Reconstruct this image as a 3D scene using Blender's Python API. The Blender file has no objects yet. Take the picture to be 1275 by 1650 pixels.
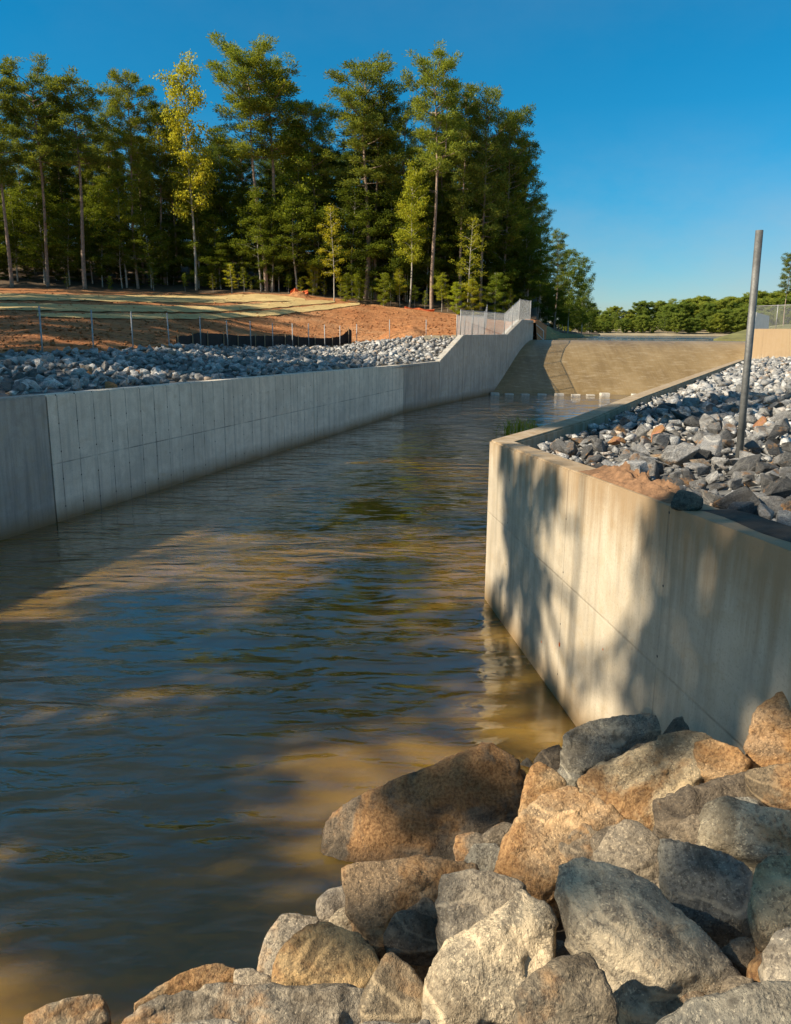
import bpy, bmesh, math, random
import numpy as np
from mathutils import Vector, Matrix, noise as mnoise

rnd = random.Random(7)
R = math.radians
scene = bpy.context.scene
col = scene.collection

# ------------------------------------------------------------------ camera
FPX, IW, IH = 1300.0, 1275.0, 1650.0
PITCH, ROLL = R(12.6), R(0.45)
CAM = Vector((0, 0, 4.2))
CM = Matrix.Rotation(math.pi / 2 - PITCH, 3, 'X') @ Matrix.Rotation(ROLL, 3, 'Z')
cd = bpy.data.cameras.new('camera')
cd.sensor_fit = 'VERTICAL'
cd.sensor_height = 24.0
cd.lens = FPX / IH * 24.0
cd.clip_start, cd.clip_end = 0.05, 5000
cam = bpy.data.objects.new('camera', cd)
col.objects.link(cam)
cam.matrix_world = Matrix.Translation(CAM) @ CM.to_4x4()
scene.camera = cam

# ------------------------------------------------------------------ sky, sun, exposure
SUN_EL = R(36)
SUN_H = Vector((-0.95, -0.31, 0)).normalized()
SUN = Vector((SUN_H.x * math.cos(SUN_EL), SUN_H.y * math.cos(SUN_EL), math.sin(SUN_EL)))
w = bpy.data.worlds.new('World')
scene.world = w
w.use_nodes = True
nt = w.node_tree
nt.nodes.clear()
sky = nt.nodes.new('ShaderNodeTexSky')
sky.sky_type = 'NISHITA'
sky.sun_disc = False
sky.sun_elevation = SUN_EL
sky.sun_rotation = math.atan2(SUN_H.x, SUN_H.y)
sky.air_density, sky.dust_density, sky.ozone_density = 1.0, 0.0, 2.5
hs = nt.nodes.new('ShaderNodeHueSaturation')
hs.inputs['Saturation'].default_value = 1.3
hs.inputs['Hue'].default_value = 0.482
def vmul(sock, k):
    v = nt.nodes.new('ShaderNodeVectorMath'); v.operation = 'SCALE'; v.inputs['Scale'].default_value = k
    nt.links.new(sock, v.inputs[0]); return v.outputs[0]
gm = nt.nodes.new('ShaderNodeGamma'); gm.inputs[1].default_value = 1.15
nt.links.new(vmul(sky.outputs[0], .11), gm.inputs[0])
tcs = nt.nodes.new('ShaderNodeTexCoord'); sx = nt.nodes.new('ShaderNodeSeparateXYZ')
nt.links.new(tcs.outputs['Generated'], sx.inputs[0])
er = nt.nodes.new('ShaderNodeValToRGB')
for i, (p_, c_) in enumerate(((0.0, (.40, .47, .62)), (.16, (.56, .68, .80)), (.5, (.92, .96, 1.0)))):
    e_ = er.color_ramp.elements[i] if i < 2 else er.color_ramp.elements.new(p_)
    e_.position = p_; e_.color = (*c_, 1)
nt.links.new(sx.outputs[2], er.inputs[0])
em = nt.nodes.new('ShaderNodeMixRGB'); em.blend_type = 'MULTIPLY'; em.inputs[0].default_value = 1
nt.links.new(vmul(gm.outputs[0], 1 / .11), em.inputs[1]); nt.links.new(er.outputs[0], em.inputs[2])
nt.links.new(em.outputs[0], hs.inputs['Color'])
tc = nt.nodes.new('ShaderNodeTexCoord')
mp = nt.nodes.new('ShaderNodeMapping')
mp.inputs['Scale'].default_value = (1.6, 1.6, 3.0)
nz = nt.nodes.new('ShaderNodeTexNoise')
nz.inputs['Scale'].default_value = 1.7
nz.inputs['Detail'].default_value = 9
nz.inputs['Roughness'].default_value = 0.62
rp = nt.nodes.new('ShaderNodeValToRGB')
rp.color_ramp.elements[0].position, rp.color_ramp.elements[1].position = 0.40, 0.68
rp.color_ramp.elements[0].color = (0, 0, 0, 1)
rp.color_ramp.elements[1].color = (0.6, 0.6, 0.6, 1)
mx = nt.nodes.new('ShaderNodeMixRGB')
mx.inputs[2].default_value = (3.6, 3.5, 3.35, 1)
bg = nt.nodes.new('ShaderNodeBackground')
bg.inputs['Strength'].default_value = 0.092
wo = nt.nodes.new('ShaderNodeOutputWorld')
L = nt.links.new
L(tc.outputs['Generated'], mp.inputs[0]); L(mp.outputs[0], nz.inputs['Vector'])
cr_ = nt.nodes.new('ShaderNodeValToRGB')
for i, (p_, c_) in enumerate(((.0, .8), (.12, .45), (.24, .0), (.40, .15), (.60, 1.0))):
    e_ = cr_.color_ramp.elements[i] if i < 2 else cr_.color_ramp.elements.new(p_)
    e_.position = p_; e_.color = (c_, c_, c_, 1)
L(sx.outputs[2], cr_.inputs[0])
cm_ = nt.nodes.new('ShaderNodeMath'); cm_.operation = 'MULTIPLY'; L(cr_.outputs[0], cm_.inputs[1])
L(nz.outputs[0], rp.inputs[0]); L(rp.outputs[0], cm_.inputs[0]); L(cm_.outputs[0], mx.inputs[0])
L(hs.outputs[0], mx.inputs[1]); L(mx.outputs[0], bg.inputs[0]); L(bg.outputs[0], wo.inputs[0])

sl = bpy.data.lights.new('sun', 'SUN')
sl.energy = 5.0
sl.angle = R(0.55)
sl.color = (1.0, 0.89, 0.72)
so = bpy.data.objects.new('sun', sl)
col.objects.link(so)
so.rotation_euler = (-SUN).to_track_quat('-Z', 'Y').to_euler()
so.location = SUN * 80

vs = scene.view_settings
vs.view_transform = 'Standard'
vs.look = 'None'
vs.exposure = 0.75
vs.gamma = 1.0
vs.use_curve_mapping = False
scene.cycles.max_bounces = 8
scene.cycles.transparent_max_bounces = 8
scene.cycles.use_denoising = True
scene.cycles.sample_clamp_indirect = 6

# ------------------------------------------------------------------ helpers
def ray(px, py):
    return CM @ Vector(((px - IW / 2) / FPX, -(py - IH / 2) / FPX, -1))

def at(px, py, Y):
    d = ray(px, py); return CAM + d * (Y / d.y)

def onz(px, py, z):
    d = ray(px, py); return CAM + d * ((z - CAM.z) / d.z)

def onwall(px, py, P, Q):
    n = Vector((Q[1] - P[1], -(Q[0] - P[0]), 0)); d = ray(px, py)
    return CAM + d * (n.dot(Vector((P[0], P[1], 0)) - CAM) / n.dot(d))

CMT = CM.transposed()
def project(p):
    q = CMT @ (Vector(p) - CAM)
    if q.z >= -0.01: return None
    return (IW / 2 + FPX * q.x / -q.z, IH / 2 - FPX * q.y / -q.z, -q.z)

def tag(o, label=None, cat=None, group=None, kind=None):
    if label: o['label'] = label
    if cat: o['category'] = cat
    if group: o['group'] = group
    if kind: o['kind'] = kind
    return o

def link(name, me, mat=None, parent=None, loc=None):
    o = bpy.data.objects.new(name, me)
    col.objects.link(o)
    if mat is not None and me is not None and len(me.materials) == 0:
        me.materials.append(mat)
    if parent is not None: o.parent = parent
    if loc is not None: o.location = loc
    return o

def empty(name, loc=(0, 0, 0)):
    o = bpy.data.objects.new(name, None)
    o.empty_display_size = 0.3
    o.location = loc
    col.objects.link(o)
    return o

def mesh_np(name, v, f, smooth=False):
    """v: (n,3) array, f: (m,k) int array with constant k"""
    v = np.asarray(v, dtype=np.float32); f = np.asarray(f, dtype=np.int32)
    me = bpy.data.meshes.new(name)
    m, k = f.shape
    me.vertices.add(len(v)); me.vertices.foreach_set('co', v.ravel())
    me.loops.add(m * k); me.loops.foreach_set('vertex_index', f.ravel())
    me.polygons.add(m); me.polygons.foreach_set('loop_start', np.arange(0, m * k, k, dtype=np.int32))
    if smooth: me.polygons.foreach_set('use_smooth', np.ones(m, dtype=bool))
    me.update(calc_edges=True)
    return me

def mesh_py(name, v, f, smooth=False):
    me = bpy.data.meshes.new(name)
    me.from_pydata([tuple(p) for p in v], [], f)
    if smooth:
        for p in me.polygons: p.use_smooth = True
    me.update()
    return me

def bm_mesh(name, bm, smooth=False):
    me = bpy.data.meshes.new(name)
    bm.to_mesh(me); bm.free()
    if smooth:
        for p in me.polygons: p.use_smooth = True
    return me

class MB:
    def __init__(s): s.v, s.f = [], []
    def box(s, c, d, m=None):
        b = len(s.v)
        for i in (-1, 1):
            for j in (-1, 1):
                for k in (-1, 1):
                    p = Vector((i * d[0] / 2, j * d[1] / 2, k * d[2] / 2))
                    if m is not None: p = m @ p
                    s.v.append(p + Vector(c))
        for q in ((0, 1, 3, 2), (4, 6, 7, 5), (0, 4, 5, 1), (2, 3, 7, 6), (0, 2, 6, 4), (1, 5, 7, 3)):
            s.f.append([b + i for i in q])
    def tube(s, pts, rad, n=8, cap=True):
        pts = [Vector(p) for p in pts]
        if not isinstance(rad, (list, tuple)): rad = [rad] * len(pts)
        rings = []
        for i, p in enumerate(pts):
            a = pts[max(i - 1, 0)]; b = pts[min(i + 1, len(pts) - 1)]
            t = (b - a).normalized()
            u = t.orthogonal().normalized() if abs(t.z) < .9 else t.cross(Vector((0, 1, 0))).normalized()
            w_ = t.cross(u)
            base = len(s.v); rings.append(base)
            for k in range(n):
                an = 2 * math.pi * k / n
                s.v.append(p + (u * math.cos(an) + w_ * math.sin(an)) * rad[i])
        for i in range(len(pts) - 1):
            for k in range(n):
                s.f.append([rings[i] + k, rings[i] + (k + 1) % n, rings[i + 1] + (k + 1) % n, rings[i + 1] + k])
        if cap:
            s.f.append([rings[0] + k for k in reversed(range(n))]); s.f.append([rings[-1] + k for k in range(n)])
    def build(s, name, mat, parent=None, smooth=False):
        me = mesh_py(name, s.v, s.f, smooth)
        return link(name, me, mat, parent)

# ------------------------------------------------------------------ materials
def new_mat(name):
    m = bpy.data.materials.new(name); m.use_nodes = True
    n = m.node_tree; n.nodes.clear()
    return m, n

class NT:
    """tiny node helper"""
    def __init__(s, nt): s.nt = nt
    def n(s, t, **kw):
        nd = s.nt.nodes.new('ShaderNode' + t)
        for k, v in kw.items():
            if k.startswith('i_'):
                key = k[2:]
                key = int(key) if key.isdigit() else key.replace('_', ' ')
                s.set(nd, key, v)
            else: setattr(nd, k, v)
        return nd
    def set(s, nd, key, v):
        if isinstance(v, bpy.types.NodeSocket): s.nt.links.new(v, nd.inputs[key])
        else: nd.inputs[key].default_value = v
    def noise(s, vec, scale, detail=4, rough=.55, mapscale=None, rot=None, dist=0.0):
        if mapscale is not None or rot is not None:
            m = s.n('Mapping')
            if mapscale is not None: m.inputs['Scale'].default_value = mapscale
            if rot is not None: m.inputs['Rotation'].default_value = rot
            s.nt.links.new(vec, m.inputs[0]); vec = m.outputs[0]
        t = s.n('TexNoise', i_Vector=vec, i_Scale=scale, i_Detail=detail, i_Roughness=rough, i_Distortion=dist)
        return t.outputs[0]
    def ramp(s, fac, stops):
        r = s.n('ValToRGB'); s.nt.links.new(fac, r.inputs[0])
        e = r.color_ramp.elements
        while len(e) < len(stops): e.new(0.5)
        for i, (p, c) in enumerate(stops):
            e[i].position = p
            e[i].color = (c, c, c, 1) if isinstance(c, (int, float)) else (*c, 1)
        return r.outputs[0]
    def mix(s, fac, a, b, mode='MIX'):
        m = s.n('MixRGB', blend_type=mode)
        for i, v in enumerate((fac, a, b)):
            if isinstance(v, bpy.types.NodeSocket): s.nt.links.new(v, m.inputs[i])
            elif i == 0: m.inputs[0].default_value = v
            else: m.inputs[i].default_value = (*v, 1) if len(v) == 3 else v
        return m.outputs[0]
    def math(s, op, a, b=0.0, c=None):
        m = s.n('Math', operation=op)
        for i, v in enumerate((a, b, c)):
            if v is None: continue
            if isinstance(v, bpy.types.NodeSocket): s.nt.links.new(v, m.inputs[i])
            else: m.inputs[i].default_value = v
        return m.outputs[0]
    def bump(s, h, strength=.3, dist=.05, normal=None):
        b = s.n('Bump', i_Height=h, i_Strength=strength, i_Distance=dist)
        if normal is not None: s.nt.links.new(normal, b.inputs['Normal'])
        return b.outputs[0]
    def out(s, sh):
        o = s.n('OutputMaterial'); s.nt.links.new(sh, o.inputs[0])
    def bsdf(s, color, rough=.85, normal=None, spec=.3, metal=0.0):
        b = s.n('BsdfPrincipled')
        s.set(b, 'Base Color', color if isinstance(color, bpy.types.NodeSocket) else (*color, 1))
        s.set(b, 'Roughness', rough); s.set(b, 'Specular IOR Level', spec); s.set(b, 'Metallic', metal)
        if normal is not None: s.nt.links.new(normal, b.inputs['Normal'])
        return b.outputs[0]

def plain(name, color, rough=.8, metal=0.0, var=.25, scale=6.0, bump=.15):
    m, nt = new_mat(name); t = NT(nt)
    p = t.n('TexCoord').outputs['Object']
    a = t.noise(p, scale, 6, .6)
    c0 = tuple(c * (1 - var) for c in color); c1 = tuple(min(1, c * (1 + var)) for c in color)
    c = t.ramp(a, [(.3, c0), (.7, c1)])
    t.out(t.bsdf(c, rough, t.bump(t.noise(p, scale * 6, 5), bump, .02), .3, metal))
    return m

def concrete(name, base, lines=False, warm=(.36, .27, .15), dark=(.17, .165, .155), streak=.5, linew=.009, hline=1.3, pitch=.61, lstr=1.0, topstain=False):
    m, nt = new_mat(name); t = NT(nt)
    p = t.n('TexCoord').outputs['Object']
    xyz = t.n('SeparateXYZ', i_0=p)
    X, Z = xyz.outputs[0], xyz.outputs[2]
    big = t.noise(p, .55, 6, .6)
    med = t.noise(p, 3.2, 8, .68)
    fine = t.noise(p, 38, 4, .6)
    st = t.noise(p, 2.2, 6, .65, (2.6, 2.6, .16))
    st2 = t.noise(p, 7.0, 4, .6, (2.0, 2.0, .07))
    c = t.mix(t.ramp(big, [(.38, 0), (.62, .95)]), base, tuple(b * .8 for b in base))
    c = t.mix(t.ramp(st, [(.46, 0), (.72, streak)]), c, dark)
    c = t.mix(t.ramp(st2, [(.52, 0), (.72, streak * .3)]), c, dark)
    c = t.mix(t.ramp(med, [(.48, 0), (.78, .5)]), c, warm)
    c = t.mix(t.ramp(med, [(.25, .35), (.42, 0)]), c, tuple(min(1, b * 1.35) for b in base))
    c = t.mix(t.ramp(fine, [(.30, .45), (.45, 0)]), c, dark)
    blot = t.noise(p, 1.5, 9, .72, (1, 1, 1.3), None, .8)
    c = t.mix(t.ramp(blot, [(.50, 0), (.66, .5)]), c, tuple(b * .6 for b in base))
    c = t.mix(t.ramp(blot, [(.30, .5), (.44, 0)]), c, warm)
    # waterline stain
    wl = t.math('MULTIPLY_ADD', big, .5, Z)
    c = t.mix(t.ramp(wl, [(.28, .9), (.42, .6), (.75, 0)]), c, (.20, .125, .05))
    if topstain:
        tz = t.math('ADD', Z, t.math('MULTIPLY', t.math('SUBTRACT', st, .5), 1.6))
        c = t.mix(t.ramp(t.math('SUBTRACT', tz, 2.0), [(.1, 0), (.75, .75)]), c, (.30, .19, .09))
    h = t.math('MULTIPLY_ADD', fine, .4, med)
    if lines:
        fx = t.math('FRACT', t.math('DIVIDE', X, pitch))
        dx = t.math('MULTIPLY', t.math('ABSOLUTE', t.math('SUBTRACT', fx, .5)), pitch)
        jit = t.math('MULTIPLY', t.math('SUBTRACT', med, .5), .03)
        lx = t.ramp(t.math('ADD', dx, jit), [(linew * .4, 1), (linew * 2.4, 0)])
        dz = t.math('ABSOLUTE', t.math('SUBTRACT', Z, hline))
        lz = t.ramp(t.math('ADD', dz, jit), [(linew * .4, 1), (linew * 2.0, 0)])
        ln = t.math('MAXIMUM', lx, lz)
        cut = t.ramp(t.noise(p, 1.1, 4, .6), [(.36, .12 * lstr), (.60, .9 * lstr)])
        c = t.mix(t.math('MULTIPLY', ln, cut), c, tuple(d * .55 for d in dark))
        fz = t.math('MULTIPLY', t.math('ABSOLUTE', t.math('SUBTRACT', t.math('FRACT', t.math('DIVIDE', Z, .62)), .5)), .62)
        rr = t.math('SQRT', t.math('ADD', t.math('MULTIPLY', dx, dx), t.math('MULTIPLY', fz, fz)))
        hole = t.math('MULTIPLY', t.math('LESS_THAN', rr, 0.019 if pitch < 1 else .012), t.math('GREATER_THAN', t.noise(p, .9, 2), .42))
        c = t.mix(hole, c, (.03, .03, .03))
        h = t.math('SUBTRACT', h, t.math('MULTIPLY', ln, .5))
    t.out(t.bsdf(c, .88, t.bump(h, .45, .02), .25))
    return m

def rock_mat(name, island=False):
    """object colour tints the stone, its alpha is the share of rust-brown staining"""
    m, nt = new_mat(name); t = NT(nt)
    tco = t.n('TexCoord')
    p = tco.outputs['Object']
    oi = t.n('ObjectInfo')
    rn = oi.outputs['Random']
    vadd = t.n('VectorMath', operation='ADD')
    cx = t.n('CombineXYZ', i_0=t.math('MULTIPLY', rn, 31.0), i_1=t.math('MULTIPLY', rn, 17.0))
    nt.links.new(p, vadd.inputs[0]); nt.links.new(cx.outputs[0], vadd.inputs[1])
    p = vadd.outputs[0]
    big = t.noise(p, 1.6, 6, .6, dist=.6)
    band = t.noise(p, 3.4, 6, .62, (1, .55, 2.6), (.5, .35, .6), .8)
    sp = t.noise(p, 44, 4, .7)
    sp2 = t.noise(p, 80, 3, .7)
    if island:
        geo = t.n('NewGeometry')
        c = t.ramp(geo.outputs['Random Per Island'], [(0, (.22, .215, .20)), (.3, (.34, .33, .31)), (.62, (.46, .45, .42)), (.9, (.60, .58, .54)), (1, (.42, .32, .23))])
        c0 = c
        alpha = t.math('MULTIPLY', geo.outputs['Random Per Island'], .15)
    else:
        c0 = oi.outputs['Color']
        alpha = oi.outputs['Alpha']
    c = t.mix(t.ramp(band, [(.36, 0), (.64, .8)]), t.mix(1.0, c0, (.66, .68, .71), 'MULTIPLY'), t.mix(1.0, c0, (1.18, 1.15, 1.1), 'MULTIPLY'))
    c = t.mix(t.ramp(sp, [(.40, .8), (.50, 0)]), c, t.mix(1.0, c0, (.36, .36, .38), 'MULTIPLY'))
    c = t.mix(t.ramp(sp2, [(.56, 0), (.66, .75)]), c, t.mix(1.0, c0, (1.75, 1.72, 1.65), 'MULTIPLY'))
    sm = t.math('ADD', t.math('MULTIPLY', big, .75), t.math('MULTIPLY', band, .25))
    thr = t.math('SUBTRACT', t.math('ADD', sm, t.math('MULTIPLY', alpha, .36)), .62)
    stain = t.ramp(thr, [(-.0, 0), (.08, .85)])
    dk = t.noise(p, 2.7, 9, .72, dist=.5)
    c = t.mix(t.ramp(dk, [(.50, 0), (.60, .62)]), c, t.mix(1.0, c0, (.26, .23, .2), 'MULTIPLY'))
    vein = t.ramp(t.math('ABSOLUTE', t.math('SUBTRACT', t.noise(p, 1.3, 3, .5, (1, .6, 2.2), (.4, .3, 0), .5), .52)), [(.006, .5), (.02, 0)])
    c = t.mix(vein, c, t.mix(1.0, c0, (1.7, 1.65, 1.55), 'MULTIPLY'))
    stc = t.mix(t.ramp(sp, [(.35, 0), (.62, 1)]), (.20, .09, .03), (.46, .25, .095))
    c = t.mix(stain, c, stc)
    geo_ = t.n('NewGeometry'); zz = t.n('SeparateXYZ', i_0=geo_.outputs['Position']).outputs[2]
    wet = t.ramp(t.math('ADD', zz, t.math('MULTIPLY', big, .16)), [(.10, 1), (.2, 0)])
    c = t.mix(t.math('MULTIPLY', wet, .6), c, (.05, .038, .022))
    # shallow dark cracks and lichen-like spots
    cr = t.noise(p, 2.6, 8, .55, dist=1.6)
    crk = t.ramp(t.math('ABSOLUTE', t.math('SUBTRACT', cr, .5)), [(.002, .35), (.008, 0)])
    c = t.mix(crk, c, (.045, .04, .035))
    h = t.math('ADD', t.math('MULTIPLY', t.noise(p, 9, 8, .68), .8), t.math('MULTIPLY', sp, .34))
    h = t.math('SUBTRACT', h, t.math('MULTIPLY', crk, .1))
    t.out(t.bsdf(c, t.math('SUBTRACT', .84, t.math('MULTIPLY', wet, .5)), t.bump(h, .9, .06), .3))
    return m

def leaf_mat(name, c0, c1, trans=.35):
    m, nt = new_mat(name); t = NT(nt)
    geo = t.n('NewGeometry'); oi = t.n('ObjectInfo')
    p = t.n('TexCoord').outputs['Object']
    f = t.math('ADD', t.math('MULTIPLY', geo.outputs['Random Per Island'], .55), t.math('MULTIPLY', t.noise(p, .45, 3), .55))
    c = t.ramp(f, [(.2, c0), (.8, c1)])
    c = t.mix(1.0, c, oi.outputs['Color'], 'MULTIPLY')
    d = t.n('BsdfDiffuse'); nt.links.new(c, d.inputs[0])
    tr = t.n('BsdfTranslucent'); nt.links.new(t.mix(1.0, c, (1.25, 1.15, .5), 'MULTIPLY'), tr.inputs[0])
    a = t.n('MixShader'); a.inputs[0].default_value = trans
    nt.links.new(d.outputs[0], a.inputs[1]); nt.links.new(tr.outputs[0], a.inputs[2])
    t.out(a.outputs[0])
    return m

def clay_mat():
    m, nt = new_mat('red_clay'); t = NT(nt)
    p = t.n('TexCoord').outputs['Object']
    a = t.noise(p, .18, 8, .62); b = t.noise(p, 1.4, 8, .7); s = t.noise(p, 14, 4, .7)
    c = t.ramp(a, [(.3, (.44, .175, .065)), (.5, (.54, .24, .095)), (.7, (.60, .32, .15))])
    c = t.mix(t.ramp(b, [(.45, 0), (.7, .6)]), c, (.30, .12, .055))
    c = t.mix(t.ramp(s, [(.62, 0), (.75, .5)]), c, (.55, .36, .22))
    trk = t.noise(p, 1.0, 4, .6, (.25, 2.2, 1), (0, 0, .25))
    c = t.mix(t.ramp(trk, [(.5, 0), (.62, .4)]), c, (.27, .11, .05))
    h = t.math('ADD', t.math('MULTIPLY', trk, 1.2), b)
    t.out(t.bsdf(c, .95, t.bump(h, 1.0, .5), .1))
    return m

def straw_mat():
    m, nt = new_mat('straw_mulch'); t = NT(nt)
    p = t.n('TexCoord').outputs['Object']
    a = t.noise(p, .6, 7, .65); s = t.noise(p, 9, 6, .75)
    c = t.ramp(t.math('ADD', t.math('MULTIPLY', a, .6), t.math('MULTIPLY', s, .4)), [(.3, (.40, .25, .10)), (.55, (.60, .44, .19)), (.75, (.72, .57, .28))])
    t.out(t.bsdf(c, .95, t.bump(s, .8, .1), .1))
    return m

def water_mat(name, body, tint, trans, ripple, scale, rough=.015, gl=1.0, sss=0):
    m, nt = new_mat(name); t = NT(nt)
    p = t.n('TexCoord').outputs['Object']
    n1 = t.noise(p, scale, 1.4, .45, (.62, 1.8, 1), (0, 0, R(-9)), .5)
    n2 = t.noise(p, scale * 3.4, 3, .5, (.8, 1.9, 1), (0, 0, R(12)), .3)
    n3 = t.noise(p, scale * .3, 2, .5)
    amp = t.ramp(n3, [(.32, .22), (.66, 1.0)])
    h = t.math('MULTIPLY', t.math('ADD', n1, t.math('MULTIPLY', n2, .14)), amp)
    nrm = t.bump(h, 1.0, ripple)
    silt = t.noise(p, .35, 5, .6)
    c = t.ramp(silt, [(.3, tuple(b * .72 for b in body)), (.7, tuple(b * 1.15 for b in body))])
    if sss:
        d = t.n('SubsurfaceScattering', falloff='BURLEY'); nt.links.new(c, d.inputs['Color'])
        d.inputs['Scale'].default_value = sss; d.inputs['Radius'].default_value = (1, .7, .3)
    else:
        d = t.n('BsdfDiffuse'); nt.links.new(c, d.inputs[0])
    tr = t.n('BsdfTransparent'); tr.inputs[0].default_value = (*tint, 1)
    a = t.n('MixShader'); a.inputs[0].default_value = trans
    nt.links.new(d.outputs[0], a.inputs[1]); nt.links.new(tr.outputs[0], a.inputs[2])
    g = t.n('BsdfGlossy'); g.inputs['Roughness'].default_value = rough
    nt.links.new(nrm, g.inputs['Normal'])
    fr = t.n('Fresnel', i_IOR=1.333); nt.links.new(nrm, fr.inputs['Normal'])
    b = t.n('MixShader')
    nt.links.new(t.math('MULTIPLY', fr.outputs[0], gl), b.inputs[0])
    nt.links.new(a.outputs[0], b.inputs[1]); nt.links.new(g.outputs[0], b.inputs[2])
    t.out(b.outputs[0])
    return m

M = {}
M['concrete'] = concrete('form_lined_concrete', (.80, .685, .535), True, warm=(.52, .40, .26), lstr=.9, streak=.34)
M['concrete_dark'] = concrete('stained_shaded_concrete', (.45, .40, .33), False, streak=.85)
M['concrete_far'] = concrete('far_concrete', (.50, .455, .38), False, streak=.7)
M['concrete_warm'] = concrete('wing_concrete', (.53, .445, .32), True, warm=(.38, .27, .14), dark=(.22, .185, .13), streak=.5, pitch=2.44, hline=1.45, lstr=.45, topstain=True)
M['coping'] = plain('coping_concrete', (.58, .55, .48), .9, var=.2, scale=2.5)
M['block'] = plain('wet_block_concrete', (.50, .45, .37), .6, var=.35, scale=4)
M['sealant'] = plain('joint_sealant', (.025, .028, .028), .7)
M['boulder'] = rock_mat('boulder_stone')
M['riprap'] = rock_mat('riprap_stone')
M['riprap_mass'] = rock_mat('riprap_mass_stone', True)
M['pine'] = leaf_mat('pine_needles', (.048, .085, .022), (.25, .28, .06), .42)
M['leaf'] = leaf_mat('broad_leaves', (.075, .115, .02), (.29, .315, .05), .5)
M['bark'] = plain('pine_bark', (.30, .215, .155), .95, var=.4, scale=3, bump=.6)
M['bark_pale'] = plain('pale_bark', (.40, .36, .29), .95, var=.3, scale=3, bump=.4)
M['clay'] = clay_mat()
M['straw'] = straw_mat()
M['soil'] = plain('brown_soil', (.24, .13, .065), .95, var=.4, scale=9, bump=.9)
M['dark_soil'] = plain('dark_brown_soil', (.06, .047, .034), .95, var=.4, scale=5, bump=.6)
M['litter'] = plain('forest_litter', (.10, .065, .035), .95, var=.4, scale=1.5, bump=.6)
M['shore'] = plain('dry_shore', (.30, .24, .15), .95, var=.3, scale=.3, bump=.3)
M['gravel'] = plain('gravel_bed', (.15, .148, .14), .95, var=.5, scale=8, bump=.9)
M['bed'] = plain('silty_bed', (.16, .105, .045), .95, var=.3, scale=.8, bump=.2)
M['grass'] = plain('bank_grass', (.17, .16, .055), .95, var=.4, scale=.6, bump=.6)
M['galv'] = plain('galvanised_steel', (.36, .35, .33), .6, .3, .2, 9, .1)
M['wire'] = plain('fence_wire', (.48, .49, .48), .5, .4, .1, 9, .05)
M['pole'] = plain('weathered_steel', (.17, .165, .15), .6, .5, .3, 7, .25)
M['silt'] = plain('black_silt_fabric', (.016, .015, .014), .75, var=.5, scale=3, bump=.4)
M['wood'] = plain('rough_wood', (.34, .24, .14), .9, var=.3, scale=5, bump=.4)
M['timber'] = plain('sawn_timber', (.46, .38, .25), .9, var=.3, scale=3, bump=.4)
M['orange'] = plain('orange_netting', (.62, .15, .05), .8, var=.2)
M['paint'] = plain('orange_paint', (.70, .17, .035), .85, var=.2, scale=20)
M['water'] = water_mat('murky_water', (.31, .175, .03), (.72, .48, .12), .32, .10, 1.5, gl=2.7, sss=.4)
M['lake'] = water_mat('lake_water', (.13, .10, .05), (.5, .4, .2), .0, .35, .8)

# wet spillway face: thin brown sheet of running water over concrete
m, nt = new_mat('wet_spillway_face'); t = NT(nt)
p = t.n('TexCoord').outputs['Object']
a = t.noise(p, .8, 4, .5, (1.6, .35, .35)); b = t.noise(p, 5, 5, .65, (2.2, .8, .8)); big = t.noise(p, .16, 4, .55)
c = t.ramp(t.math('ADD', t.math('MULTIPLY', a, .3), t.math('MULTIPLY', big, .7)), [(.35, (.15, .095, .036)), (.5, (.225, .15, .062)), (.66, (.30, .21, .10))])
st_ = t.noise(p, 1.0, 5, .7, (7.0, .22, .22))
c = t.mix(t.ramp(st_, [(.48, 0), (.66, .14)]), c, (.34, .26, .15))
c = t.mix(t.ramp(st_, [(.30, .16), (.44, 0)]), c, (.11, .07, .028))
mt = t.noise(p, 2.2, 6, .7, (.6, 1.6, 2.4))
c = t.mix(t.ramp(mt, [(.50, 0), (.70, .55)]), c, (.40, .31, .19))  # pale mottling puts the water sheet's sparkle into the colour
c = t.mix(t.ramp(b, [(.60, 0), (.76, .3)]), c, (.46, .38, .26))
t.out(t.bsdf(c, .38, t.bump(t.math('ADD', b, st_), .4, .03), .28))
M['chute'] = m

# ------------------------------------------------------------------ terrain : left bank and hill
A = onz(92, 842, 0); C3 = onz(650, 665, 0); E_ = onz(780, 637, 0)
dAC = (C3 - A).normalized(); dCE = (E_ - C3).normalized()
WALL_START = A - dAC * 24
WALL_END = onwall(860, 516, C3, E_)          # plan position of the far end of the wall
def wall_at_ratio(r):
    """plan point of the left wall on the sight line X = r*Y, with the wall-top height"""
    out = None
    for P, Q in ((WALL_START, C3), (C3, WALL_END)):
        d = Q - P
        den = d.x - r * d.y
        if abs(den) < 1e-6: continue
        s = (r * P.y - P.x) / den
        if 0 <= s <= 1: out = P + d * s
    return out

def ratio(px, py=560): d = ray(px, py); return d.x / d.y
TOPK = [(-20, 2.95), (16, 2.82), (31.4, 2.65), (43, 2.50), (47.8, 2.53)]
def lerp_tab(tab, x):
    if x <= tab[0][0]: return tab[0][1]
    for (a, b), (c, d) in zip(tab, tab[1:]):
        if x <= c: return b + (d - b) * (x - a) / (c - a)
    return tab[-1][1]

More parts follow.
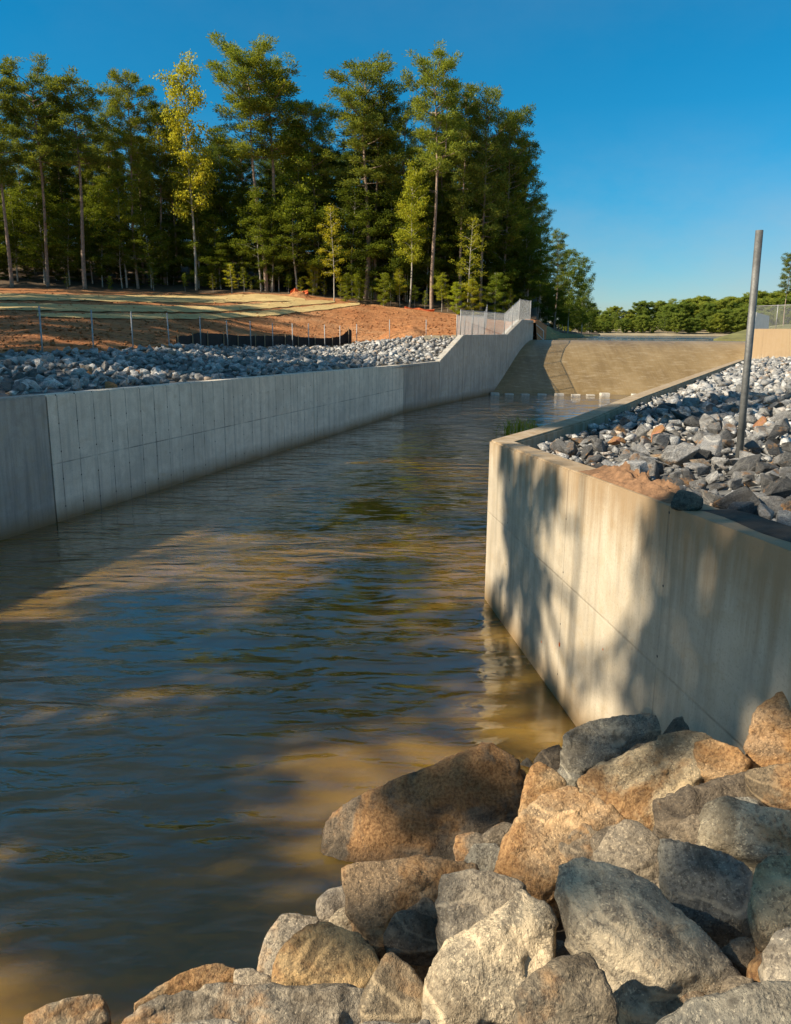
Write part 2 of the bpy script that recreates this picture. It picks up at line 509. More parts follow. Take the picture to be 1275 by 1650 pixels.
cols = []   # (ratio, [(Y, z), ...]) knots going outward from the wall along a sight line
def add_col(r, wy, wz, knots): cols.append((r, [(wy, wz)] + knots))
FEN = [(65, 572, 28), (150, 569, 31), (213, 568, 34.5), (271, 563, 38), (323, 562, 42.5), (367, 562, 47), (405, 563, 50), (440, 562, 52.5),
       (472, 561, 55), (498, 562, 57), (524, 562, 58.5), (548, 561, 60), (575, 553, 61.5), (628, 546, 62), (687, 541, 62), (735, 541, 60)]
EDGE = [(0, 463, 92), (65, 465, 93), (150, 468, 94), (330, 473, 95), (430, 471, 96), (520, 479, 96), (600, 490, 94), (700, 502, 92), (745, 509, 90), (790, 515, 90), (830, 518, 92)]
edge_y = [(e[0], e[1]) for e in EDGE]; edge_Y = [(e[0], e[2]) for e in EDGE]
for r_, sh in ((-3.0, 0), (-1.6, 0), (-.95, 0), (-.68, 0)):
    wp = wall_at_ratio(r_)
    Yw = wp.y if wp else 1.5
    k = 1 / max(1.0, abs(r_) / .5)
    add_col(r_, Yw, 2.85, [(Yw + 12 * k, 3.3), (Yw + 30 * k, 4.6), (Yw + 62 * k, 7.5), (Yw + 110 * k, 9.0), (Yw + 400 * k, 9)])
for px in (-40, 15, 65, 150, 213, 271, 323, 367, 405, 440, 472, 498, 524, 548, 575, 600, 628, 687, 735):
    r_ = ratio(px)
    wp = wall_at_ratio(r_)
    wz = lerp_tab(TOPK, wp.y) - .12
    fy = lerp_tab([(f[0], f[1]) for f in FEN], px); fY = lerp_tab([(f[0], f[2]) for f in FEN], px)
    F_ = at(px, fy, fY)
    ey, eY = lerp_tab(edge_y, px), lerp_tab(edge_Y, px)
    T_ = at(px, ey, eY)
    mid = F_.lerp(T_, .5)
    bulge = .35 if px < 600 else 0.1
    add_col(r_, wp.y, wz, [(F_.y, F_.z), (mid.y, mid.z + bulge), (T_.y, T_.z), (T_.y + 45, T_.z + 9), (420, T_.z + 14)])
for px, wz in ((765, 3.9), (800, 3.9), (820, 4.0), (845, 4.9), (862, 5.0)):
    r_ = ratio(px)
    wp = wall_at_ratio(r_) or WALL_END
    ey, eY = lerp_tab(edge_y, px), lerp_tab(edge_Y, px)
    T_ = at(px, min(ey, 518), eY)
    add_col(r_, wp.y, wz, [(wp.y + 6, wz + .2), (wp.y + 15, (wz + T_.z) / 2 + .2), (T_.y, T_.z), (T_.y + 45, T_.z + 6), (420, T_.z + 8)])
for px, wY, ty, tY in ((866, 69, 516, 95), (885, 80, 527, 100), (905, 92, 537, 112), (940, 150, 538.5, 170), (965, 205, 539.5, 225)):
    W_ = at(px, 545, wY); T_ = at(px, ty, tY)
    add_col(W_.x / W_.y, wY, 3.35, [(wY + (tY - wY) * .4, 3.35 + (T_.z - 3.35) * .5), (tY - 2, T_.z - .1), (tY, T_.z), (tY + 60, T_.z + .5), (420, T_.z + 1)])
cols.sort(key=lambda c: c[0])

def ground_left(X, Y):
    r_ = X / max(Y, .01)
    if r_ <= cols[0][0]: return lerp_tab(cols[0][1], Y)
    for a, b in zip(cols, cols[1:]):
        if r_ <= b[0]:
            f = (r_ - a[0]) / (b[0] - a[0])
            return lerp_tab(a[1], Y) * (1 - f) + lerp_tab(b[1], Y) * f
    return lerp_tab(cols[-1][1], Y)

NS = [0, .12, .25, .4, .55, .7, .85, 1]
def bank_rows(c):
    out = []
    ks = c[1]
    for (y0, z0), (y1, z1) in zip(ks, ks[1:]):
        n = 14 if y1 < 110 else 5
        for i in range(n):
            f = i / n; out.append((y0 + (y1 - y0) * f, z0 + (z1 - z0) * f))
    out.append(ks[-1])
    return out
# interleave extra columns for a finer sheet
fine = []
for a, b in zip(cols, cols[1:]):
    n = 4
    for i in range(n):
        f = i / n
        fine.append((a[0] + (b[0] - a[0]) * f, [(p[0] + (q[0] - p[0]) * f, p[1] + (q[1] - p[1]) * f) for p, q in zip(a[1], b[1])]))
fine.append(cols[-1])
V, Fq, Mi = [], [], []
rows0 = [len(bank_rows((0, c[1]))) for c in fine]
nr = None
def uniform_rows(c):
    out = []
    ks = c[1]
    cnt = [14, 12, 12, 5, 5]
    for (y0, z0), (y1, z1), n in zip(ks, ks[1:], cnt):
        for i in range(n):
            f = i / n; out.append((y0 + (y1 - y0) * f, z0 + (z1 - z0) * f))
    out.append(ks[-1]); return out
for c in fine:
    rr = uniform_rows(c); nr = len(rr)
    for j, (y, z) in enumerate(rr):
        x = c[0] * y
        amp = 0 if j < 2 else (.05 if j < 14 else .16)
        V.append((x, y, z + amp * mnoise.fractal(Vector((x * .35, y * .35, 0)), 1, 2, 4)))
nc = len(fine)
for i in range(nc - 1):
    for j in range(nr - 1):
        Fq.append([i * nr + j, (i + 1) * nr + j, (i + 1) * nr + j + 1, i * nr + j + 1])
        pxr = IW / 2 + FPX * fine[i][0]
        m_ = 1 if j < 13 and pxr < 735 else (2 if j >= 38 else 0)
        if pxr > 870: m_ = 3 if j < 38 else 2
        Mi.append(m_)
me = mesh_py('left_bank', V, Fq, True)
for mm in ('clay', 'gravel', 'litter', 'grass'): me.materials.append(M[mm])
me.polygons.foreach_set('material_index', Mi)
tag(link('left_bank', me), 'red clay hillside rising from the left wall to the pines', kind='structure')

from mathutils.bvhtree import BVHTree
BVH = BVHTree.FromPolygons(V, Fq)
def on_left(px, py):
    h_ = BVH.ray_cast(CAM, ray(px, py).normalized())
    if h_[0] is not None: return h_[0]
    return on_left_fallback(px, py)
def on_left_fallback(px, py):
    d = ray(px, py)
    s = 14.0
    while s < 140:
        q = CAM + d * s
        if q.z < ground_left(q.x, q.y): break
        s += .15
    return CAM + d * s

# base ground sheet out to the horizon, under everything else
me = mesh_py('ground', [(-3000, -3000, -3), (3000, -3000, -3), (3000, 3000, -3), (-3000, 3000, -3)], [[0, 1, 2, 3]])
tag(link('ground', me, M['bed']), 'brown ground under the channel and banks', kind='structure')
me = mesh_py('bank_behind', [(-300, -200, 2.9), (-15.5, -200, 2.9), (-15.5, 8, 2.9), (-300, 8, 2.9)], [[0, 1, 2, 3]])
tag(link('left_bank_near', me, M['litter']), 'ground on the left bank beside the camera', kind='structure')

# channel bed and water
me = mesh_py('channel_bed', [(-22, -12, -1.3), (34, -12, -1.3), (34, 60, -1.3), (-22, 60, -1.3)], [[0, 1, 2, 3]])
tag(link('channel_bed', me, M['bed']), 'silty channel bed under the water', kind='structure')
me = mesh_py('water', [(-20, -12, 0), (40, -12, 0), (40, 58.2, 0), (-20, 58.2, 0)], [[0, 1, 2, 3]])
tag(link('channel_water', me, M['water']), 'murky brown water filling the concrete channel', kind='structure')

# lake above the spillway
me = mesh_py('lake', [(10.5, 66.6, 3.6), (32, 66.6, 3.6), (36, 75, 3.6), (200, 290, 3.6), (30, 290, 3.6), (17, 92, 3.6)], [[0, 1, 2, 3, 4, 5]])
tag(link('lake', me, M['lake']), 'flat lake beyond the spillway crest', kind='structure')
V, Fq = [], []
ys = [258, 262, 270, 300, 360, 600, 2500]
zs = [3.2, 4.0, 4.6, 6, 9, 11, 14]
xs = list(range(-200, 700, 15))
for i, x in enumerate(xs):
    for y, z in zip(ys, zs):
        V.append((x, y + 3 * mnoise.noise(Vector((x * .05, 0, 3))), z))
for i in range(len(xs) - 1):
    for j in range(len(ys) - 1):
        a_ = i * len(ys) + j; Fq.append([a_, a_ + len(ys), a_ + len(ys) + 1, a_ + 1])
tag(link('far_shore', mesh_py('far_shore', V, Fq, True), M['shore']), 'far lake shore under the tree line', kind='structure')

# ------------------------------------------------------------------ spillway chute
prof = [(56.6, -.9), (57, -.15), (58.2, .42), (59.5, 1.0), (61, 1.72), (62.2, 2.3), (63.2, 2.75), (64.1, 3.1), (65, 3.38), (65.8, 3.55), (66.5, 3.64), (67.2, 3.63)]
V, Fq = [], []
nx = 30
for y, z in prof:
    for i in range(nx + 1): V.append((3 + 29.5 * i / nx, y, z + .012 * mnoise.noise(Vector((i * 1.3, y, 0)))))
for j in range(len(prof) - 1):
    for i in range(nx):
        a_ = j * (nx + 1) + i; Fq.append([a_, a_ + 1, a_ + nx + 2, a_ + nx + 1])
spill = link('spillway', mesh_py('spillway', V, Fq, True), M['chute'])
tag(spill, 'wide sloping spillway face with brown water sheeting down it', 'spillway')

# baffle blocks across the toe of the chute
def block_mesh(seed):
    q = random.Random(seed)
    bm = bmesh.new(); bmesh.ops.create_cube(bm, size=1)
    for v in bm.verts:
        v.co.x *= .62; v.co.y *= .5; v.co.z *= .5
        if v.co.z > 0: v.co.y += .05; v.co.x *= .9
    bmesh.ops.bevel(bm, geom=bm.edges[:], offset=.03, segments=1, affect='EDGES')
    for v in bm.verts: v.co += Vector((q.uniform(-.012, .012), q.uniform(-.012, .012), q.uniform(-.012, .012)))
    return bm_mesh('baffle_block', bm)
blk = [block_mesh(s) for s in range(3)]
ords = ['first', 'second', 'third', 'fourth', 'fifth', 'sixth', 'seventh', 'eighth', 'ninth', 'tenth']
for i in range(10):
    px = 797 + i * 25.5
    b = at(px, 632, 56.7)
    o = link('baffle_block', blk[i % 3], M['block'], None, (b.x + .12 * math.sin(i * 5.3), 56.5, -.13 + .05 * math.sin(i * 2.1)))
    o.scale = (1.05 + .2 * math.sin(i * 3.1), 1, .8 + .2 * math.cos(i * 2.7))
    o.rotation_euler = (0, 0, .06 * math.sin(i * 3.7))
    tag(o, f'{ords[i]} low concrete block from the left along the spillway toe', 'concrete block', 'concrete blocks along the spillway toe')

# ------------------------------------------------------------------ walls
def wall_panel(name, P, Q, tops, thick, mat, parent, zb=-1.4, side=-1, cap=None, chamfer=.03):
    """panel whose front face runs P -> Q; tops = [(distance along, z)]; local x runs along the wall so the form lines follow it"""
    P = Vector((P[0], P[1], 0)); Q = Vector((Q[0], Q[1], 0))
    if side < 0:
        P, Q = Q, P; tops = [((Q - P).length - s_, z_) for s_, z_ in reversed(tops)]; side = 1
    d = (Q - P); Lg = d.length; d.normalize()
    n = Vector((-d.y, d.x, 0)) * (1 if side > 0 else -1)     # towards the back of the wall
    bm = bmesh.new()
    pts = [(0, zb)] + [(s, z) for s, z in tops] + [(Lg, zb)]
    fr = [bm.verts.new((s, 0, z)) for s, z in pts]
    bk = [bm.verts.new((s, thick, z)) for s, z in pts]
    bm.faces.new(fr); bm.faces.new(bk[::-1])
    k = len(pts)
    for i in range(k):
        bm.faces.new([fr[(i + 1) % k], fr[i], bk[i], bk[(i + 1) % k]])
    ed = [e for e in bm.edges if all(v.co.z > zb + .5 for v in e.verts) and abs(e.verts[0].co.y - e.verts[1].co.y) < 1e-4]
    bmesh.ops.bevel(bm, geom=ed, offset=chamfer, segments=2, affect='EDGES')
    bmesh.ops.recalc_face_normals(bm, faces=bm.faces[:])
    o = link(name, bm_mesh(name, bm), mat, parent)
    # local y must point to the back
    rot = Matrix((( d.x, n.x, 0), (d.y, n.y, 0), (0, 0, 1))).to_4x4()
    if parent is not None: o.matrix_parent_inverse = Matrix.Translation(parent.location).inverted()
    o.matrix_basis = Matrix.Translation(P) @ rot
    return o

lw = empty('retaining_wall', (A.x, A.y, 0))
tag(lw, 'long grey concrete retaining wall with joints along the left bank', 'wall')
B_ = onz(507, 712, 0); B_ = onwall(507, 712, A, C3)
gap = .022
def seg(P, Q, mat, ztab, name='wall_panel', thick=.42):
    P = Vector((P.x, P.y, 0)); Q = Vector((Q.x, Q.y, 0)); d = (Q - P).normalized()
    P2, Q2 = P + d * gap, Q - d * gap
    Lg = (Q2 - P2).length
    return wall_panel(name, P2, Q2, [(0, ztab[0]), (Lg, ztab[1])], thick, mat, lw, side=1)
seg(WALL_START, A, M['concrete_dark'], (2.98, 2.82))['label'] = 'dark stained end panel'
seg(A, B_, M['concrete'], (2.81, 2.65))
seg(B_, C3, M['concrete'], (2.65, 2.505))
D709 = onwall(709, 582, C3, E_); D748 = onwall(748, 540, C3, E_); D818 = onwall(818, 539, C3, E_); D842 = onwall(842, 515, C3, E_)
seg(C3, D709, M['concrete_dark'], (2.50, 2.53))  # darker concrete puts this panel's deeper shade into its colour
def dist(P, Q): return math.hypot(P.x - Q.x, P.y - Q.y)
seg(D709, D748, M['concrete_far'], (2.54, 4.03))
seg(D748, D818, M['concrete_far'], (4.03, 4.06))
wall_panel('wall_panel', D818 + dCE * gap, WALL_END, [(0, 4.06), (dist(D818, D842), 5.18), (dist(D818, WALL_END) - gap, 5.18)], .5, M['concrete_far'], lw, side=1)
# sealant strips in the joints
for J in (A, B_, C3, D709, D748, D818):
    mb = MB(); d = dAC if J.y < C3.y + .1 else dCE
    nb = Vector((-d.y, d.x, 0))
    zt = {0: 2.8}.get(0)
    zt = 2.62 if J.y > 25 else 2.78
    if J is C3 or J is D709: zt = 2.46
    if J is D748: zt = 3.98
    if J is D818: zt = 4.0
    mm = Matrix(((d.x, nb.x, 0), (d.y, nb.y, 0), (0, 0, 1)))
    mb.box(Vector((J.x, J.y, (zt - 1.4) / 2)) + nb * .12, (.06, .18, zt + 1.4), mm)
    mb.build('joint_sealant', M['sealant'], lw).matrix_parent_inverse = Matrix.Translation(lw.location).inverted()

# right-hand wall: far run along the channel and the wing turning back towards the camera
rw = empty('channel_wall', (6.2, 21.6, 0))
tag(rw, 'right channel wall with pale coping running from corner to spillway', 'wall')
K0 = Vector((1.45, 12.42, 0)); K1 = onz(920, 673, 2.58); K2 = onz(1013, 638, 2.58); K3 = onz(1190, 579, 2.58)
pts = [K0, Vector((K1.x, K1.y, 0)), Vector((K2.x, K2.y, 0)), Vector((K3.x, K3.y, 0))]
for i in range(3):
    P, Q = pts[i], pts[i + 1]
    d = (Q - P).normalized()
    P2 = P + d * (.004 if i else 0.0); Q2 = Q - d * .004
    Lg = (Q2 - P2).length
    o = wall_panel('wall_panel', P2, Q2, [(0, 2.58), (Lg, 2.58)], .42, M['concrete_warm'], rw, side=-1)
ww = empty('wing_wall', (1.45, 12.42, 0))
tag(ww, 'sunlit cream concrete wing wall with soft tree shadows beside the boulders', 'wall')
KE = Vector((2.38, 5.04, 0)); dW = (KE - K0).normalized()
KE2 = K0 + dW * 12
Lg = 12
o = wall_panel('wall_face', K0 + dW * .0, KE2, [(0, 2.575), (7.4, 2.9), (Lg, 3.05)], .34, M['concrete_warm'], ww, side=1)
# orange survey marks on the wing face
for px, py, s in ((902, 1038, .022), (873, 1034, .012), (972, 1046, .01)):
    q = onwall(px, py, K0, KE)
    bm = bmesh.new()
    ring = [bm.verts.new((s * (1 + .35 * math.sin(k * 2.3)) * math.cos(k * math.pi / 5), 0, s * 1.2 * (1 + .3 * math.cos(k * 1.7)) * math.sin(k * math.pi / 5))) for k in range(10)]
    f = bm.faces.new(ring)
    bmesh.ops.solidify(bm, geom=[f], thickness=.003)
    mk = link('paint_mark', bm_mesh('paint_mark', bm), M['paint'], ww); mk.matrix_parent_inverse = Matrix.Translation(ww.location).inverted()
    nrm = Vector((dW.y, -dW.x, 0))
    mk.rotation_euler = (0, 0, math.atan2(dW.y, dW.x))
    mk.location = q + Vector((nrm.x, nrm.y, 0)) * .004

# ------------------------------------------------------------------ right bank
def wall_right_x(y):
    for P, Q in zip(pts, pts[1:]):
        if P.y <= y <= Q.y: return P.x + (Q.x - P.x) * (y - P.y) / (Q.y - P.y)
    if y < pts[0].y: return K0.x + (KE.x - K0.x) * (K0.y - y) / (K0.y - KE.y)
    return pts[-1].x + (y - pts[-1].y) * .5
def ground_right(x, y):
    dx = x - wall_right_x(y)
    z = 2.28 + .05 * min(max(dx, 0), 6)
    if y < 12.4: z += (12.4 - y) * .045
    z += .55 * max(0, min(1, (dx - 1.2) / 5)) * max(0, min(1, (30 - y) / 20))
    return z
V, Fq = [], []
ysr = [-30, -15, -8, -4, 0, 2, 4, 5, 6, 7, 8, 9, 10, 11, 11.9] + [12.42 + .9 * i for i in range(50)] + [60, 66, 80]
ds = [0.12, .6, 1.2, 2, 3, 4.5, 7, 12, 30, 120, 400]
for y in ysr:
    for d in ds:
        x = wall_right_x(y) + d + (.1 if y < 12.4 else .3)
        V.append((x, y, ground_right(x, y)))
k = len(ds)
for i in range(len(ysr) - 1):
    for j in range(k - 1):
        a_ = i * k + j; Fq.append([a_, a_ + 1, a_ + k + 1, a_ + k])
tag(link('right_bank', mesh_py('right_bank', V, Fq, True), M['gravel']), 'gravel bed under the right riprap bank', kind='structure')

# foreground bank under the boulders
def bank_z(x, y): return .6 * (.65 * x - .76 * (y - 6.5))
V, Fq = [], []
gx = [-9 + .4 * i for i in range(29)]; gy = [-6 + .4 * i for i in range(45)]
for y in gy:
    for x in gx:
        X = min(x, wall_right_x(y) + .15) if y > -6 else x
        V.append((X, y, min(bank_z(X, y), 3.0) - .55 + .1 * mnoise.noise(Vector((x * 1.5, y * 1.5, 0)))))
k = len(gx)
for i in range(len(gy) - 1):
    for j in range(k - 1):
        a_ = i * k + j; Fq.append([a_, a_ + 1, a_ + k + 1, a_ + k])
tag(link('near_bank', mesh_py('near_bank', V, Fq, True), M['dark_soil']), 'dark soil under the near boulders', kind='structure')

# ------------------------------------------------------------------ stones
def hull_stone(seed, n=15, flat=(1, .78, .6), bev=.0):
    q = random.Random(seed)
    bm = bmesh.new()
    for i in range(n):
        v = Vector((q.gauss(0, 1), q.gauss(0, 1), q.gauss(0, 1))).normalized() * q.uniform(.72, 1.12)
        bm.verts.new((v.x * flat[0] * .5, v.y * flat[1] * .5, v.z * flat[2] * .5))
    bmesh.ops.convex_hull(bm, input=bm.verts[:])
    bmesh.ops.delete(bm, geom=[v for v in bm.verts if not v.link_faces], context='VERTS')
    bmesh.ops.dissolve_limit(bm, angle_limit=R(14), verts=bm.verts[:], edges=bm.edges[:])
    if bev:
        bmesh.ops.bevel(bm, geom=bm.edges[:], offset=bev, segments=1, affect='EDGES')
    return bm

STONE = [bm_mesh('riprap_stone', hull_stone(100 + i, 11, (1, rnd.uniform(.6, .95), rnd.uniform(.5, .8)), .022)) for i in range(14)]
for me_ in STONE: me_.materials.append(M['riprap'])
LOW = []
for i in range(12):
    bm = hull_stone(300 + i, 9, (1, rnd.uniform(.6, .95), rnd.uniform(.45, .75)))
    bmesh.ops.triangulate(bm, faces=bm.faces[:])
    bm.verts.ensure_lookup_table()
    LOW.append((np.array([v.co[:] for v in bm.verts]), np.array([[v.index for v in f.verts] for f in bm.faces])))
    bm.free()

def stone_color(q, warmth, k=1.0):
    u = q.random()
    if u < .025: return (.46, .21, .12, .55)
    if u < .08: return (.38, .31, .23, .3)
    g = q.choice([.15, .22, .30, .38, .46, .55])
    g *= k
    return (g * 1.04, g, g * .93, .08 + warmth * q.random())

def scatter_stones(cands, nind, label, group, mass_label, q, warmth=.15):
    """cands: (x, y, z, size). the largest in the picture become things of their own, the rest one mass"""
    vis = []
    for c in cands:
        pr = project(c[:3])
        if pr and -15 < pr[0] < IW + 15 and 0 < pr[1] < IH + 15: vis.append((c[3] / pr[2], c))
    vis.sort(key=lambda v: -v[0])
    for k, (s, c) in enumerate(vis[:nind]):
        o = link('riprap_stone', q.choice(STONE))
        o.location = c[:3]; o.scale = (c[3], c[3] * q.uniform(.85, 1.1), c[3] * q.uniform(.8, 1.15))
        o.rotation_euler = (q.uniform(-.6, .6), q.uniform(-.6, .6), q.uniform(0, 6.28))
        o.color = stone_color(q, warmth, .66 if warmth > .1 else 1.2)
        tag(o, label, 'stone', group)
    VV, FF, base = [], [], 0
    for s, c in vis[nind:]:
        v, f = q.choice(LOW)
        e = Matrix.Rotation(q.uniform(0, 6.28), 3, 'Z') @ Matrix.Rotation(q.uniform(-.6, .6), 3, 'X') @ Matrix.Rotation(q.uniform(-.6, .6), 3, 'Y')
        VV.append(v @ np.array(e).T * c[3] + np.array(c[:3])); FF.append(f + base); base += len(v)
    if VV:
        o = link('riprap_mass', mesh_np('riprap_mass', np.vstack(VV), np.vstack(FF)), M['riprap_mass'])
        tag(o, mass_label, 'riprap', kind='stuff')

q = random.Random(21)
cands = []
y = 4.0
while y < 62:
    sp = .26 if y < 14 else (.30 if y < 25 else .36)
    x0 = wall_right_x(y) + ((.30 if y < 8.2 else .40) if y < 12.4 else .6)
    x = x0
    while x < .56 * y + 1.5:
        s = sp * q.choice([.65, .85, 1.0, 1.2, 1.4, 1.8]) * (1.15 if y < 12 else 1)
        if x < x0 + .35: s = min(s, .3)
        X, Y = x + q.uniform(-.08, .12), y + q.uniform(-.12, .12)
        cands.append((X, Y, ground_right(X, Y) + q.uniform(0.02, .2) - (.05 if x < x0 + .3 else 0), s))
        x += sp
    y += sp
for k in range(2600):
    Y = q.uniform(4.5, 24); X = wall_right_x(Y) + (.36 if Y < 12.4 else .55) + q.uniform(0, 1) ** 1.2 * (.56 * Y + 1 - wall_right_x(Y))
    cands.append((X, Y, ground_right(X, Y) + q.uniform(.02, .16), q.uniform(.09, .19)))
scatter_stones(cands, 210, 'angular grey riprap stone in the pile behind the right channel wall', 'riprap stones behind the right channel wall',
               'far grey riprap behind the right channel wall', q)
q = random.Random(22)
cands = []
y = 14.5
while y < 63:
    sp = .36 if y < 30 else .42
    rmax = ratio(738)
    x = -.56 * y
    while x < rmax * y:
        X, Y = x + q.uniform(-.16, .16), y + q.uniform(-.16, .16)
        x += sp
        r_ = X / Y
        wp = wall_at_ratio(r_)
        if wp is None or Y < wp.y + .95: continue
        px_ = IW / 2 + FPX * r_
        fY = lerp_tab([(f[0], f[2]) for f in FEN], px_) - (.3 if px_ < 560 else 1.5)
        if Y > fY: continue
        cands.append((X, Y, ground_left(X, Y) + q.uniform(.0, .16), sp * q.choice([.8, 1.0, 1.2, 1.45])))
    y += sp
scatter_stones(cands, 90, 'grey riprap stone on the bank above the long left wall', 'riprap stones above the long left wall',
               'grey riprap covering the bank above the long left wall', q, .05)

# ------------------------------------------------------------------ near boulders
dg = None
def boulder(outline, label, color, depth_off=0.0, thick=.8, bulge=.45, ridge=(), seed=0, rough=1.0, sink=None, tilt=.35, lowext=.30):
    """a stone with the given outline seen from the path: rim at its own distance, faceted front, full back"""
    q = random.Random(seed * 13 + 5)
    cx = sum(p[0] for p in outline) / len(outline); cy = sum(p[1] for p in outline) / len(outline)
    outline = [(cx + (p[0] - cx) * 1.05, cy + (p[1] - cy) * 1.05) for p in outline]
    d = ray(cx, cy)
    n = Vector((.6 * .65, -.6 * .76, -1))
    s = (-(.6 * .76 * 6.5) - (.6 * .65 * CAM.x - .6 * .76 * CAM.y - CAM.z)) / n.dot(d)
    c = CAM + d * s
    if sink is not None: c = onz(cx, cy, sink)
    vd = (c - CAM).normalized()
    c = c + vd * depth_off
    # rim plane leans back a little so that tops face the sky
    pn = (-vd + Vector((0, 0, tilt))).normalized()
    def onp(px, py):
        r_ = ray(px, py); return CAM + r_ * ((c - CAM).dot(pn) / r_.dot(pn))
    rim = [onp(*p) for p in outline]
    cen = sum(rim, Vector()) / len(rim)
    size = max((a - b).length for a in rim for b in rim)
    P = []
    for p in rim: P.append(p)
    for p in q.sample(rim, max(2, len(rim) // 4)):   # a few shoulder points in front of the rim
        f = q.uniform(.5, .8)
        P.append(cen + (p - cen) * f - vd * size * bulge * q.uniform(.3, .7) * (1.1 - f) * 1.5)
    for (px, py, h) in ridge:
        P.append(onp(px, py) - vd * size * h)
    if not ridge:
        for k in range(2):
            a, b = q.choice(rim), q.choice(rim)
            P.append(cen.lerp((a + b) / 2, .5) - vd * size * bulge * q.uniform(.5, .8))
    for p in rim:                                   # back
        P.append(cen + (p - cen) * q.uniform(.6, .9) + vd * size * thick * q.uniform(.45, .8) - Vector((0, 0, .12 * size)))
    low = sorted(rim, key=lambda p_: p_.z)[:max(3, len(rim) // 3)]
    for p in low: P.append(p + Vector((0, 0, -lowext * size)) + vd * .1 * size)
    # origin at the base so the stone stands as one thing
    o0 = Vector((cen.x, cen.y, min(p.z for p in P)))
    bm = bmesh.new()
    for p in P: bm.verts.new(p - o0)
    bmesh.ops.convex_hull(bm, input=bm.verts[:])
    bmesh.ops.delete(bm, geom=[v for v in bm.verts if not v.link_faces], context='VERTS')
    for k in range(7):                              # fracture planes on the side facing the path
        cdir = (-vd * q.uniform(.55, 1) + Vector((q.gauss(0, .5), q.gauss(0, .3), q.gauss(.25, .45)))).normalized()
        if cdir.dot(-vd) < .3 or cdir.z < .12: continue
        ext = [v.co.dot(cdir) for v in bm.verts]
        hi, lo = max(ext), min(ext)
        lev = max(hi - (hi - lo) * q.uniform(.07, .24), max((p_ - o0).dot(cdir) for p_ in rim) - .05 * (hi - lo))
        pco = cdir * lev
        r_ = bmesh.ops.bisect_plane(bm, geom=bm.verts[:] + bm.edges[:] + bm.faces[:], plane_co=pco, plane_no=cdir, clear_outer=True)
        ed_ = [e for e in r_['geom_cut'] if isinstance(e, bmesh.types.BMEdge)]
        if ed_: bmesh.ops.contextual_create(bm, geom=ed_)
    me = bm_mesh('boulder', bm)
    o = link('boulder', me)
    rm = o.modifiers.new('r', 'REMESH'); rm.mode = 'VOXEL'; rm.voxel_size = max(.013, size / 60)
    sm = o.modifiers.new('s', 'SMOOTH'); sm.factor = .5; sm.iterations = 1
    dgr = bpy.context.evaluated_depsgraph_get()
    me2 = bpy.data.meshes.new_from_object(o.evaluated_get(dgr))
    o.modifiers.clear(); o.data = me2; bpy.data.meshes.remove(me)
    nv = len(me2.vertices)
    co = np.empty(nv * 3, np.float32); me2.vertices.foreach_get('co', co); co = co.reshape(-1, 3)
    no = np.empty(nv * 3, np.float32); me2.vertices.foreach_get('normal', no); no = no.reshape(-1, 3)
    off = Vector((seed * 7.3, seed * 3.1, 0))
    dsp = np.empty(nv, np.float32)
    lay = Vector((q.uniform(-.5, .5), q.uniform(-.5, .5), 1)).normalized()
    for i in range(nv):
        v = Vector(co[i]) + off
        a = mnoise.fractal(v * 2.6, .9, 2.1, 4)
        st_ = mnoise.noise(Vector((v.x * 1.5 + v.z * 2, v.y * 1.5, v.z * 7)))      # layered gneiss ledges
        vd_, _ = mnoise.voronoi(v * 2.6)
        b = mnoise.fractal(v * 12, .7, 2.1, 3)
        ax_ = v.dot(lay) * 7 + .5 * a
        led = ax_ - math.floor(ax_)
        dsp[i] = (.014 * a + .010 * abs(st_) + .030 * (led if led < .8 else (1 - led) * 4) * (vd_[0] > .35) - .03 * (vd_[0] - .3) + .010 * b) * rough
    co += no * dsp[:, None] * min(1.0, .35 + size * .7)
    me2.vertices.foreach_set('co', co.ravel()); me2.update()
    for p in me2.polygons: p.use_smooth = True
    me2.materials.clear(); me2.materials.append(M['boulder'])
    me2.name = 'boulder'
    o.location = o0
    o.color = (color[0] * 1.22, color[1] * 1.06, color[2] * .82, color[3] * .95)
    tag(o, label, 'boulder', 'boulders piled at the near water edge')
    return o

